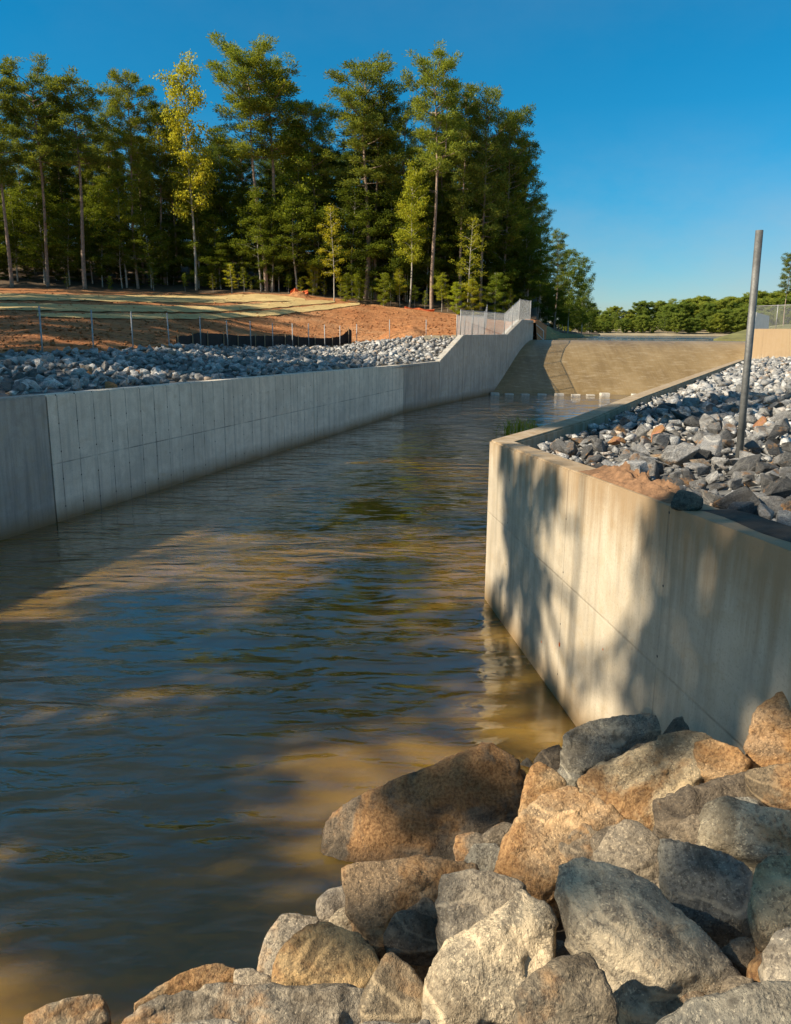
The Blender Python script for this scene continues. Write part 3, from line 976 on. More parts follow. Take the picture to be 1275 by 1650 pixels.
TAN = (.40, .335, .25, .35); GREY = (.31, .30, .285, .12); BLUE = (.225, .235, .235, .05); DARK = (.13, .115, .10, .28); OCH = (.42, .31, .20, .62); PALE = (.46, .42, .35, .25)
BL = [
 ([(522,1347),(526,1330),(556,1296),(610,1268),(688,1245),(738,1227),(773,1204),(792,1204),(826,1224),(832,1256),(839,1271),(832,1315),(814,1360),(745,1395),(620,1425),(545,1425),(530,1397)],
  'large dark boulder with orange left end jutting into the water', (.17,.145,.12,.42), .15, .8, .3, ((570,1330,.20),(690,1300,.22),(780,1290,.16),(640,1360,.2))),
 ([(555,1402),(572,1392),(650,1379),(690,1380),(755,1393),(768,1402),(712,1420),(706,1470),(714,1520),(690,1575),(650,1562),(620,1545),(590,1508),(566,1470),(555,1430)],
  'brown boulder with lit left face in front of the large dark one', (.30,.23,.16,.48), 0, .8, .35, ((622,1400,.22),(632,1470,.26),(670,1550,.12))),
 ([(706,1432),(715,1412),(790,1403),(830,1418),(850,1440),(845,1480),(800,1510),(722,1528),(708,1490)],
  'grey squarish boulder wedged between two brown boulders', (.33,.31,.28,.22), .1, .9, .3, ((735,1425,.16),(740,1500,.18))),
 ([(843,1437),(878,1458),(893,1487),(886,1520),(880,1560),(868,1640),(680,1648),(690,1590),(704,1548),(726,1518),(790,1496)],
  'pointed pale tan boulder at the bottom edge of the pile', PALE, -.1, .7, .3, ((835,1500,.14),(770,1560,.2),(740,1600,.2))),
 ([(833,1600),(860,1573),(905,1545),(945,1530),(957,1545),(975,1580),(997,1625),(990,1660),(850,1660),(838,1625)],
  'dark jagged boulder at the bottom edge with a bright upper rim', (.20,.18,.15,.2), -.25, .8, .3, ((905,1565,.22),(880,1620,.2))),
 ([(893,1435),(905,1398),(940,1384),(975,1408),(1060,1438),(1110,1488),(1152,1520),(1187,1555),(1175,1577),(1120,1602),(1065,1640),(1020,1660),(1000,1600),(965,1540),(945,1500),(905,1478)],
  'long speckled grey boulder slanting down towards the bottom right', (.36,.335,.29,.3), -.05, .6, .3, ((960,1440,.14),(1010,1520,.2),(1080,1550,.18),(1030,1600,.14))),
 ([(1062,1352),(1082,1349),(1180,1374),(1212,1400),(1218,1450),(1226,1508),(1150,1502),(1088,1477),(1068,1420)],
  'blue-grey slab boulder with a pale vertical vein near the right edge', BLUE, .1, .8, .2, ((1085,1370,.12),(1180,1430,.15))),
 ([(804,1395),(815,1352),(850,1308),(880,1280),(920,1268),(962,1284),(1012,1320),(992,1348),(960,1372),(905,1398),(893,1428),(870,1440),(830,1420)],
  'large tan boulder with orange streaks at the centre of the pile', (.44,.34,.235,.55), .1, .7, .3, ((860,1350,.2),(920,1320,.16),(870,1400,.12))),
 ([(960,1375),(985,1340),(1010,1322),(1032,1326),(1062,1350),(1068,1400),(1080,1445),(1020,1432),(970,1410)],
  'grey-brown wedge boulder leaning on the blue-grey slab', (.30,.275,.24,.3), .12, .9, .3, ((1015,1345,.14),(1040,1410,.16))),
 ([(933,1255),(950,1244),(1020,1214),(1070,1188),(1105,1175),(1142,1186),(1165,1215),(1150,1245),(1095,1285),(1052,1332),(1032,1328),(980,1292),(940,1272)],
  'big tan boulder with bright flat top and orange underside', (.47,.41,.31,.35), .0, .7, .35, ((1000,1262,.12),(1055,1280,.2),(1110,1215,.14))),
 ([(1120,1196),(1150,1190),(1190,1206),(1208,1222),(1205,1240),(1160,1252),(1130,1240)],
  'small rusty orange boulder behind the big tan boulder', OCH, .1, .8, .3, ()),
 ([(903,1228),(913,1186),(960,1157),(1035,1147),(1072,1158),(1074,1178),(1050,1196),(990,1226),(930,1256),(908,1244)],
  'smooth blue-grey boulder lying below the wing wall', (.27,.275,.265,.08), .05, .8, .3, ((940,1190,.16),(1030,1165,.1))),
 ([(899,1198),(914,1160),(926,1124),(945,1107),(962,1112),(1000,1128),(1040,1149),(1000,1165),(930,1195)],
  'tan pointed boulder standing at the foot of the wing wall', TAN, .3, .9, .3, ((945,1135,.16),)),
 ([(1072,1182),(1086,1158),(1140,1140),(1152,1132),(1168,1145),(1202,1166),(1207,1188),(1195,1206),(1130,1182),(1100,1180)],
  'dark angular boulder against the shaded part of the wing wall', (.19,.19,.18,.1), .3, .9, .3, ((1150,1155,.2),)),
 ([(1205,1217),(1206,1180),(1216,1152),(1235,1130),(1290,1110),(1300,1230),(1228,1242)],
  'upright rusty-edged boulder at the right edge below the wall', (.34,.25,.17,.6), -.1, .8, .3, ()),
 ([(1060,1292),(1092,1275),(1135,1262),(1212,1238),(1232,1290),(1165,1352),(1110,1362),(1062,1325)],
  'dark brown boulder deep in the gap under the rusty one', DARK, .25, .9, .25, ()),
 ([(1130,1330),(1140,1296),(1175,1286),(1231,1305),(1290,1312),(1290,1405),(1232,1388),(1180,1370),(1132,1358)],
  'speckled pale boulder at the right edge above the blue slab', (.44,.42,.36,.2), -.05, .8, .3, ((1160,1300,.12),(1210,1350,.16))),
 ([(838,1312),(845,1266),(855,1235),(868,1226),(895,1240),(914,1262),(890,1285),(856,1312)],
  'small orange tan pointed boulder beside the central tan one', (.46,.35,.23,.6), .12, .9, .3, ((868,1250,.16),)),
 ([(862,1226),(875,1208),(900,1200),(912,1222),(906,1252),(880,1240)],
  'small dark stone at the water edge below the pointed tan boulder', DARK, .25, .9, .3, ()),
 ([(744,1392),(765,1362),(800,1359),(812,1375),(806,1403),(760,1410)],
  'small blue-grey stone in front of the large dark boulder', BLUE, .18, .9, .3, ()),
 ([(586,1628),(590,1590),(618,1542),(630,1536),(666,1560),(692,1602),(682,1655),(600,1655)],
  'brown triangular boulder at the bottom between pale neighbours', (.30,.265,.21,.25), -.12, .8, .3, ((632,1570,.2),)),
 ([(441,1592),(450,1532),(500,1490),(530,1486),(570,1500),(600,1530),(612,1560),(585,1600),(460,1602)],
  'golden tan boulder with dark right half near the waterline', (.40,.31,.19,.42), 0, .7, .35, ((500,1530,.16),(545,1520,.2))),
 ([(412,1562),(430,1510),(455,1475),(480,1472),(514,1480),(492,1505),(452,1534),(443,1566)],
  'slim grey boulder leaning left of the golden tan one', (.36,.34,.31,.1), .12, .9, .3, ()),
 ([(512,1452),(530,1436),(556,1430),(577,1470),(562,1484),(516,1478)],
  'small grey stone at the waterline beside the brown boulder', (.28,.265,.25,.1), .1, .9, .3, ()),
 ([(532,1482),(545,1468),(566,1462),(590,1505),(560,1506)],
  'small pale stone tucked behind the golden tan boulder', PALE, .0, .9, .3, ()),
 ([(219,1614),(260,1585),(310,1555),(345,1549),(376,1555),(384,1582),(300,1606)],
  'low tan flat boulder breaking the water at the lower left', (.36,.28,.19,.45), 0, .7, .25, ()),
 ([(376,1562),(400,1557),(444,1575),(444,1598),(380,1596)],
  'small grey stone between the flat tan and golden boulders', (.33,.31,.28,.15), -.02, .9, .3, ()),
 ([(195,1640),(260,1606),(350,1588),(460,1590),(580,1594),(600,1670),(200,1680)],
  'broad dark-patched grey boulder along the bottom edge', (.30,.285,.26,.28), -.12, .6, .25, ((330,1610,.06),(480,1612,.08))),
 ([(40,1640),(90,1618),(130,1605),(158,1601),(170,1612),(176,1650),(60,1670)],
  'grey tan stone tip at the lower left corner in the water', (.34,.30,.24,.35), 0, .6, .25, ()),
 ([(1058,1650),(1110,1610),(1180,1600),(1232,1588),(1290,1585),(1290,1690),(1060,1690)],
  'dark speckled boulder in the bottom right corner', (.22,.22,.21,.12), -.3, .7, .25, ()),
 ([(1212,1425),(1222,1395),(1242,1378),(1295,1375),(1295,1510),(1230,1495),(1216,1455)],
  'tan boulder cut by the right edge beside the blue slab', TAN, -.12, .8, .3, ()),
 ([(1205,1245),(1240,1232),(1300,1225),(1300,1320),(1225,1300)],
  'dark stone at the right edge under the upright rusty boulder', (.20,.17,.13,.3), .1, .8, .3, ()),
 ([(1180,1290),(1200,1282),(1225,1290),(1228,1310),(1190,1306)],
  'small blue-grey stone above the speckled pale boulder', BLUE, .12, .8, .3, ()),
 ([(1228,1530),(1250,1500),(1300,1495),(1300,1600),(1235,1590)],
  'grey boulder at the far right edge above the bottom corner', GREY, -.1, .8, .3, ()),
 ([(150,1690),(200,1652),(320,1645),(420,1655),(430,1720),(160,1720)],
  'grey boulder below the broad one at the very bottom', GREY, -.2, .8, .25, ()),
 ([(560,1700),(585,1650),(690,1645),(700,1720)],
  'shaded grey stone at the very bottom under the triangular boulder', GREY, -.25, .8, .25, ()),
]
for i, b in enumerate(BL):
    boulder(b[0], b[1], b[2], b[3], b[4], b[5], b[6], i + 1)
# submerged and half-drowned stones
boulder([(312,1560),(340,1520),(400,1480),(452,1468),(440,1510),(415,1560),(350,1575)], 'golden boulder lying just under the water beside the slim grey one', (.50,.36,.16,.5), 0, .6, .25, (), 61, .6, -.14)
boulder([(640,1262),(660,1250),(690,1240),(700,1256),(660,1270)], 'pale stone tip showing behind the large dark boulder', PALE, .1, .8, .3, (), 62, .8, .03)
boulder([(828,1240),(850,1222),(868,1240),(850,1260)], 'grey wet stone in the water beside the large dark boulder', GREY, .1, .8, .3, (), 63, .8, .02)
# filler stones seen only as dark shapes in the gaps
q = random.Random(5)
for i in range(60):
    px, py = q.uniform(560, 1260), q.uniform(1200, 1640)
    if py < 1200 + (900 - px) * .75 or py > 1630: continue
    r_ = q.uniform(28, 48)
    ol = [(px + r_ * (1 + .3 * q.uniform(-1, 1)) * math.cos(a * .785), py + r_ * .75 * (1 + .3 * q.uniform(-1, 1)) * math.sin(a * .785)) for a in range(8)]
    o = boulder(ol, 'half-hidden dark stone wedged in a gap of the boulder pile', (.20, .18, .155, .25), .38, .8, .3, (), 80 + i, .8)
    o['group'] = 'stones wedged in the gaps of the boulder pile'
# pebble on the corner boulder
bp = onz(1131, 1615, 1.62)

# dark rock and soil on the wing wall top
o = boulder([(1082,818),(1084,800),(1094,789),(1118,792),(1133,803),(1131,818),(1105,824)], 'dark blue-green rock sitting on top of the wing wall', (.075, .10, .105, .0), .12, .9, .3, (), 71, .5, 2.95, .35, 0.0)
o['group'] = 'loose rocks'
V, Fq = [], []
nu, nv_ = 60, 16
nrm = Vector((-dW.y, dW.x, 0))
for i in range(nu + 1):
    for j in range(nv_ + 1):
        s = 3.8 + (6.0 - 3.8) * i / nu; tt = .04 + .26 * j / nv_
        p0 = K0 + dW * s + nrm * tt
        u = i / nu
        hgt = (math.sin(math.pi * u) ** .6) * (.02 + .10 * (j / nv_)) * (1 + .9 * mnoise.fractal(Vector((s * 5, tt * 9, 0)), .7, 2, 5))
        if j == 0: hgt = .002
        V.append((p0.x, p0.y, 2.575 + .325 * s / 7.4 + max(.001, hgt) - (.0 if 0 < i < nu else .02)))
for i in range(nu):
    for j in range(nv_):
        a_ = i * (nv_ + 1) + j; Fq.append([a_, a_ + 1, a_ + nv_ + 2, a_ + nv_ + 1])
tag(link('soil_mound', mesh_py('soil_mound', V, Fq, True), M['soil']), 'spilled reddish soil heaped on top of the wing wall', 'soil')

V, Fq = [], []  # soil strip whose dark colour also stands in for tree shade
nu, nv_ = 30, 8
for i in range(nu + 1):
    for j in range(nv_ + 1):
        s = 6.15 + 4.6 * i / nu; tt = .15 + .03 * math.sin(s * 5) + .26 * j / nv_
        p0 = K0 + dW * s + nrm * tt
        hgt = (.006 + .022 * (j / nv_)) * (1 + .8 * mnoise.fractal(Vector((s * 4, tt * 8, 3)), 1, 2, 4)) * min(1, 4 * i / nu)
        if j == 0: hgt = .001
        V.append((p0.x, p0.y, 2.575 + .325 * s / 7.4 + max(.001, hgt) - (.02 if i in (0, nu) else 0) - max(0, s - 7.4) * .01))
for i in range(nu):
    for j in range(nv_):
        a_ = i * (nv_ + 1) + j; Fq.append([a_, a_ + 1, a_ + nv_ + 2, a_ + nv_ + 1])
tag(link('soil_mound', mesh_py('soil_mound', V, Fq, True), M['dark_soil']), 'soil along the near end of the wing wall top, darkened for tree shade', 'soil')

# grass tuft growing by the channel wall
def grass_tuft(loc, n, h, seed, name='grass_tuft'):
    q = random.Random(seed); V, Fq = [], []
    for i in range(n):
        a = q.uniform(0, 6.28); b = Vector((q.gauss(0, .38), q.gauss(0, .3), 0))
        ln = Vector((math.cos(a), math.sin(a), 0)); hh = h * q.uniform(.5, 1)
        sd = Vector((-ln.y, ln.x, 0)) * .012
        k = len(V)
        p1 = b + ln * hh * .12 + Vector((0, 0, hh * .6)); p2 = b + ln * hh * .42 + Vector((0, 0, hh))
        V += [b - sd, b + sd, p1 + sd * .9, p1 - sd * .9, p2]
        Fq += [[k, k + 1, k + 2, k + 3], [k + 3, k + 2, k + 4]]
    return link(name, mesh_py(name, V, Fq), M['weed'], None, loc)
M['weed'] = leaf_mat('weed_leaves', (.12, .17, .02), (.26, .32, .05), .45)
gt = K0 + Vector((.95, 2.0, 0))
wd = onz(838, 699, 0)
tag(grass_tuft((wd.x, wd.y, -.1), 150, .95, 3), 'bright green weed tuft standing in the water behind the wing wall corner', 'weed')

# ------------------------------------------------------------------ steel pole and fences
pb = onz(1189, 764, 2.55); pt = at(1224, 371, pb.y)
mb = MB(); mb.tube([pb - Vector((0, 0, .4)), pt], .042, 16)
pole = mb.build('steel_pole', M['pole'], None, True)
for p in pole.data.polygons:
    if len(p.vertices) > 4: p.use_smooth = False
tag(pole, 'tall weathered steel fence pole standing in the right riprap', 'pole')
POST = [(63, 493, 69, 572), (147, 499, 151, 570), (211, 502, 215, 568), (269, 504, 274, 563), (322, 509, 324, 562), (365, 516, 368, 562), (403, 517, 405, 563), (439, 520, 440, 562),
        (471, 521, 472, 561), (497, 521, 498, 562), (523, 523, 524, 562), (548, 525, 548, 561), (575, 522, 575, 553), (628, 515, 628, 546), (687, 515, 687, 541)]
pnames = ['first', 'second', 'third', 'fourth', 'fifth', 'sixth', 'seventh', 'eighth', 'ninth', 'tenth', 'eleventh', 'twelfth', 'thirteenth', 'fourteenth', 'fifteenth']
for i, (x0, y0, x1, y1) in enumerate(POST):
    Yp = lerp_tab([(f[0], f[2]) for f in FEN], x1) + .25
    b = at(x1, y1, Yp); tp = at(x0, y0, Yp)
    mb = MB(); mb.tube([b - Vector((0, 0, .5)), tp], .03, 8)
    o = mb.build('fence_post', M['galv'], None, True)
    tag(o, f'{pnames[i]} thin steel fence post from the left above the left riprap', 'fence post', 'fence posts along the left riprap')

# black silt fence
sf = empty('silt_fence', at(285, 563, 40.5))
tag(sf, 'sagging black silt fence on stakes below the clay slope', 'silt fence')
tops = [(284, 543), (290, 541), (305, 541), (318, 536), (340, 537), (365, 538), (385, 541), (402, 541), (425, 541), (445, 541), (470, 541), (485, 543), (505, 544), (520, 545), (535, 544), (548, 542), (556, 537), (562, 530), (567, 532)]
V, Fq = [], []
def sfY(px): return lerp_tab([(f[0], f[2]) for f in FEN], px) + .9
fx = np.linspace(284, 567, 80)
NV = 6
for i, px in enumerate(fx):
    ty = lerp_tab(tops, px) + .5 * math.sin(px * .9); by = lerp_tab([(284, 566), (420, 566), (540, 564), (567, 556)], px)
    Y = sfY(px)
    for j in range(NV + 1):
        p_ = at(px, by + (ty - by) * j / NV, Y)
        p_.y += .12 * mnoise.noise(Vector((i * .45, j * .5, 2))) + .08 * math.sin(i * 1.1)
        V.append(p_ - sf.location)
for i in range(len(fx) - 1):
    for j in range(NV):
        a_ = i * (NV + 1) + j; Fq.append([a_, a_ + NV + 1, a_ + NV + 2, a_ + 1])
link('fabric', mesh_py('fabric', V, Fq, True), M['silt'], sf)
for px in (287, 311, 335, 361, 384, 412, 427, 460, 481, 508, 536, 562):
    Y = sfY(px) - .15
    b, tp = at(px, 565, Y), at(px, lerp_tab(tops, px) - 2.5, Y)
    mb = MB(); mb.box((b + tp) / 2 - sf.location, (.05, .05, (tp - b).z))
    mb.build('stake', M['wood'], sf)

# chain-link fence on the wall top
def chain_fence(name, line, h, label, post_n=None, rail=True, spacing=.13):
    root = empty(name, line[0])
    o0 = Vector(line[0])
    wires = MB()
    for P, Q in zip(line, line[1:]):
        P, Q = Vector(P), Vector(Q)
        Lg = math.hypot(Q.x - P.x, Q.y - P.y)
        d = (Q - P) / Lg
        n = max(1, round(Lg / 2.2))
        for k in range(n + 1):
            if k == n and Q != Vector(line[-1]): continue
            b = P + d * (Lg * k / n)
            mb = MB(); mb.tube([b - o0 - Vector((0, 0, .05)), b - o0 + Vector((0, 0, h + .04))], .03, 8); mb.build('post', M['galv'], root, True)
        if rail:
            mb = MB(); mb.tube([P - o0 + Vector((0, 0, h)), Q - o0 + Vector((0, 0, h))], .021, 6); mb.build('top_rail', M['galv'], root, True)
        m_ = int((Lg + h) / spacing)
        for k in range(m_ + 1):
            for sgn in (1, -1):
                s0 = k * spacing - h if sgn > 0 else k * spacing
                a0, a1 = s0, s0 + sgn * h
                z0, z1 = 0.0, h
                lo, hi = 0.0, Lg
                # clip to the bay
                def clip(sa, za, sb, zb):
                    if sa > sb: sa, za, sb, zb = sb, zb, sa, za
                    if sb <= lo or sa >= hi: return None
                    if sa < lo: za = za + (zb - za) * (lo - sa) / (sb - sa); sa = lo
                    if sb > hi: zb = za + (zb - za) * (hi - sa) / (sb - sa); sb = hi
                    return sa, za, sb, zb
                cc = clip(a0, z0, a1, z1)
                if not cc: continue
                p_ = P + d * cc[0] + Vector((0, 0, cc[1])) - o0; q_ = P + d * cc[2] + Vector((0, 0, cc[3])) - o0
                if (p_ - q_).length > .05: wires.tube([p_, q_], .0065, 3, False)
    wires.build('wire_mesh', M['wire'], root)
    tag(root, label, 'fence')
    return root
bk = Vector((-dCE.y, dCE.x, 0)) * .25
def up(P, z): return Vector((P.x + bk.x, P.y + bk.y, z))
Fd = up(WALL_END, 5.18)
chain_fence('chain_link_fence', [up(D748, 4.03), up(D818, 4.06), up(D842, 5.18), Fd - dCE * .1], 1.5, 'grey chain-link fence stepping up along the top of the left wall')
far = Vector((WALL_END.x - 5, WALL_END.y + 1.5, 4.9))
chain_fence('chain_link_fence', [up(D748, 4.03) + Vector((-.2, .4, -.1)), up(D748, 4.03) + Vector((2.5, 9.5, .05)), far + Vector((1.5, 1, .2))], 1.3, 'chain-link fence line standing behind the left wall top')

# stair rail on the bank beside the lake
sr = empty('hand_rail', at(866, 527, 69))
tag(sr, 'pale hand rail running down the bank beside the lake', 'hand rail')
p0, p1 = at(864, 523, 70), at(876, 533, 70)
p2 = at(876, 549, 70)
mb = MB(); mb.tube([p0 - sr.location, p1 - sr.location], .04, 6); mb.build('rail', M['coping'], sr)
mb = MB(); mb.tube([p1 - sr.location, p2 - sr.location], .04, 6); mb.build('post', M['coping'], sr)
p3, p4 = at(864, 536, 70), at(876, 548, 70)
mb = MB(); mb.tube([p3 - sr.location, p4 - sr.location], .04, 6); mb.build('rail', M['coping'], sr)

# structure at the right end of the weir
re = empty('abutment_wall', (29, 58, 0))
tag(re, 'pale concrete abutment wall at the right end of the spillway', 'wall')
a0 = at(1206, 560, 60); a1 = at(1290, 560, 56)
zt = at(1215, 530, 60).z
wall_panel('wall_panel', (a0.x, a0.y), (a1.x, a1.y), [(0, 4.6), (dist(a0, a1), 4.6)], .4, M['concrete_warm'], re, zb=1.5, side=1)
a2 = at(1214, 540, 75)
o2 = wall_panel('wall_panel', (a0.x + .02, a0.y + .45), (a2.x + 1.0, a2.y), [(0, 4.6), (1.2, 5.8), (dist(a0, a2) - 2, 5.8)], .4, M['coping'], re, zb=1.5, side=-1)
chain_fence('chain_link_fence', [Vector((a0.x + .2, a0.y + .2, 4.6)), Vector((a1.x, a1.y + .2, 4.6))], 1.6, 'chain-link fence on the pale abutment wall at the right edge')
# grassy dam shoulder right of the crest
V = [at(1150, 546, 78), at(1235, 549, 74), at(1300, 549, 74), at(1300, 520, 86), at(1215, 527, 86), at(1190, 538, 84)]
me = mesh_py('dam_shoulder', [v for v in V] + [Vector((v.x, v.y, 2)) for v in V], [[0, 1, 4, 5], [1, 2, 3, 4], [0, 6, 7, 1], [1, 7, 8, 2], [2, 8, 9, 3], [3, 9, 10, 4], [4, 10, 11, 5], [5, 11, 6, 0]])
tag(link('dam_shoulder', me, M['grass']), 'grassy shoulder of the dam right of the spillway crest', kind='structure')

# ------------------------------------------------------------------ straw, soil heap, timber, netting on the clay hill
def draped(name, top, bot, label, n=110, m=7, lift=.06):
    V, Fq = [], []
    x0, x1 = top[0][0], top[-1][0]
    for i in range(n + 1):
        px = x0 + (x1 - x0) * i / n
        ty, by = lerp_tab(top, px), lerp_tab(bot, px)
        wob = 1.2 * mnoise.fractal(Vector((px * .06, ty * .3, 0)), 1, 2, 3)
        for j in range(m + 1):
            g = on_left(px, by + (ty - by) * j / m + wob)
            V.append((g.x, g.y, g.z + lift))
    for i in range(n):
        for j in range(m):
            a_ = i * (m + 1) + j; Fq.append([a_, a_ + m + 1, a_ + m + 2, a_ + 1])
    o = link(name, mesh_py(name, V, Fq, True), M['straw'])
    tag(o, label, 'straw mulch')
    return o
draped('straw_strip', [(-40, 473), (150, 476), (260, 477), (345, 477), (425, 474), (470, 479), (492, 482)], [(-40, 484), (150, 486), (260, 488), (345, 489), (425, 486), (470, 486), (492, 485)], 'topmost straw strip across the clay hill below the trees')
draped('straw_strip', [(-40, 489), (150, 492), (300, 494), (354, 494), (440, 488), (519, 484), (540, 486)], [(-40, 500), (150, 503), (300, 504), (354, 503), (440, 497), (519, 490), (540, 488)], 'middle straw strip curving across the clay hill')
draped('straw_strip', [(60, 506), (200, 507), (346, 507), (442, 500), (520, 492), (580, 488.5)], [(60, 512), (200, 515), (346, 515), (442, 509), (520, 500), (580, 492)], 'lowest straw strip tapering to the right on the clay hill')

# loose clods over the graded clay
qc = random.Random(11); VV, FF, base_ = [], [], 0
for k_ in range(3800):
    px_ = qc.uniform(-10, 745); f_ = qc.random()
    y0_ = lerp_tab(edge_y, px_) + 2; y1_ = lerp_tab([(f[0], f[1]) for f in FEN], px_) - 2
    g_ = on_left(px_, y0_ + (y1_ - y0_) * f_)
    v_, fc_ = qc.choice(LOW); sz = .07 + .26 * qc.random() ** 3
    an = qc.uniform(0, 6.28); ca, sa = math.cos(an), math.sin(an)
    VV.append(v_ @ np.array([[ca, sa, 0], [-sa, ca, 0], [0, 0, 1]]) * sz + np.array(g_[:]) + np.array([0, 0, sz * .15])); FF.append(fc_ + base_); base_ += len(v_)
tag(link('clay_clods', mesh_np('clay_clods', np.vstack(VV), np.vstack(FF)), M['clay']), 'loose clay clods scattered over the graded slope', 'clods', kind='stuff')

def mound(name, loc, rx, ry, h, mat, label, cat, seed):
    V, Fq = [], []
    nr_, na = 7, 22
    for i in range(nr_ + 1):
        for k in range(na):
            a = 6.283 * k / na; f = i / nr_
            r_ = f * (1 + .2 * mnoise.noise(Vector((math.cos(a) * 1.5, math.sin(a) * 1.5, seed))))
            z = h * (1 - f * f) ** 1.2 * (1 + .5 * mnoise.fractal(Vector((f * 2 * math.cos(a), f * 2 * math.sin(a), seed)), 1, 2, 3)) - .08 * f
            V.append((rx * r_ * math.cos(a), ry * r_ * math.sin(a), z))
    for i in range(nr_):
        for k in range(na):
            Fq.append([i * na + k, (i + 1) * na + k, (i + 1) * na + (k + 1) % na, i * na + (k + 1) % na])
    tag(link(name, mesh_py(name, V, Fq, True), mat, None, loc), label, cat)
g = at(655, 544, 64); mound('soil_heap', (g.x, g.y, g.z - .1), 2.6, 2.2, .95, M['clay'], 'low heap of loose clay below the slope behind the riprap', 'soil heap', 3)
g = at(480, 480, 94.5); mound('soil_heap', (g.x, g.y, ground_left(g.x, g.y) - .1), 1.6, 1.2, .6, M['clay'], 'small clay heap at the forest edge beside the orange netting', 'soil heap', 5)
# timbers at the upper end of the left riprap
for i, (x0, x1, yy) in enumerate(((684, 694, 543), (696, 709, 543), (713, 724, 542.5), (727, 735, 542), (738, 745, 542))):
    a_, b_ = at(x0, yy, 58.6), at(x1, yy, 58.6)
    mb = MB(); mb.box(((b_ - a_).length / 2, 0, .14), ((b_ - a_).length, .24, .28))
    o = mb.build('timber_block', M['timber']); o.location = a_ - Vector((0, 0, .16)); o.rotation_euler = (0, .02 * i, .1 * math.sin(i * 4))
    tag(o, f'{ords[i]} squared timber from the left at the top of the far riprap', 'timber', 'timbers at the top of the far riprap')
# orange safety netting at the forest edge
def netting(pxs, Y, hh, label, seed):
    V, Fq = [], []
    for i, (px, py) in enumerate(pxs):
        b = at(px, py, Y); b.z = ground_left(b.x, b.y) - .05
        for j in range(4):
            V.append(b + Vector((0, .25 * math.sin(i * 1.9 + j), hh * (.5 + .5 * math.sin(i * 1.3 + seed) ** 2) * j / 3)))
    for i in range(len(pxs) - 1):
        for j in range(3):
            a_ = i * 4 + j; Fq.append([a_, a_ + 4, a_ + 5, a_ + 1])
    bm = bmesh.new(); me = mesh_py('n', V, Fq); bm.from_mesh(me); bmesh.ops.solidify(bm, geom=bm.faces[:], thickness=.03)
    tag(link('safety_netting', bm_mesh('safety_netting', bm), M['orange']), label, 'netting')
netting([(468, 479), (476, 479), (484, 479), (490, 479), (497, 480)], 94.5, .95, 'bright orange safety netting slumped at the forest edge', 0)
netting([(652, 497), (664, 499), (676, 500), (688, 501), (700, 502)], 91.5, .32, 'low torn orange netting at the foot of the forked pine', 2)

# ------------------------------------------------------------------ trees
def rot_to(d):
    return d.to_track_quat('Z', 'Y').to_matrix()

def leaf_tris(centers, dirs, length, width, rs, quad=False):
    """thin triangles (needles) or rhombs (leaves) at centres with mean directions"""
    n = len(centers)
    d = dirs + rs.normal(0, .55, (n, 3)); d /= np.linalg.norm(d, axis=1)[:, None] + 1e-9
    o = rs.normal(0, 1, (n, 3)); s = np.cross(d, o); s /= np.linalg.norm(s, axis=1)[:, None] + 1e-9
    ln = (length * rs.uniform(.6, 1.3, n))[:, None]; wd = (width * rs.uniform(.7, 1.3, n))[:, None]
    a = centers; b = centers + d * ln
    if quad:
        m = (a + b) / 2
        v = np.stack([a, m + s * wd, b, m - s * wd], 1).reshape(-1, 3)
        f = np.arange(n * 4).reshape(-1, 4)
    else:
        v = np.stack([a, b + s * wd, b - s * wd], 1).reshape(-1, 3)
        f = np.arange(n * 3).reshape(-1, 3)
    return v, f

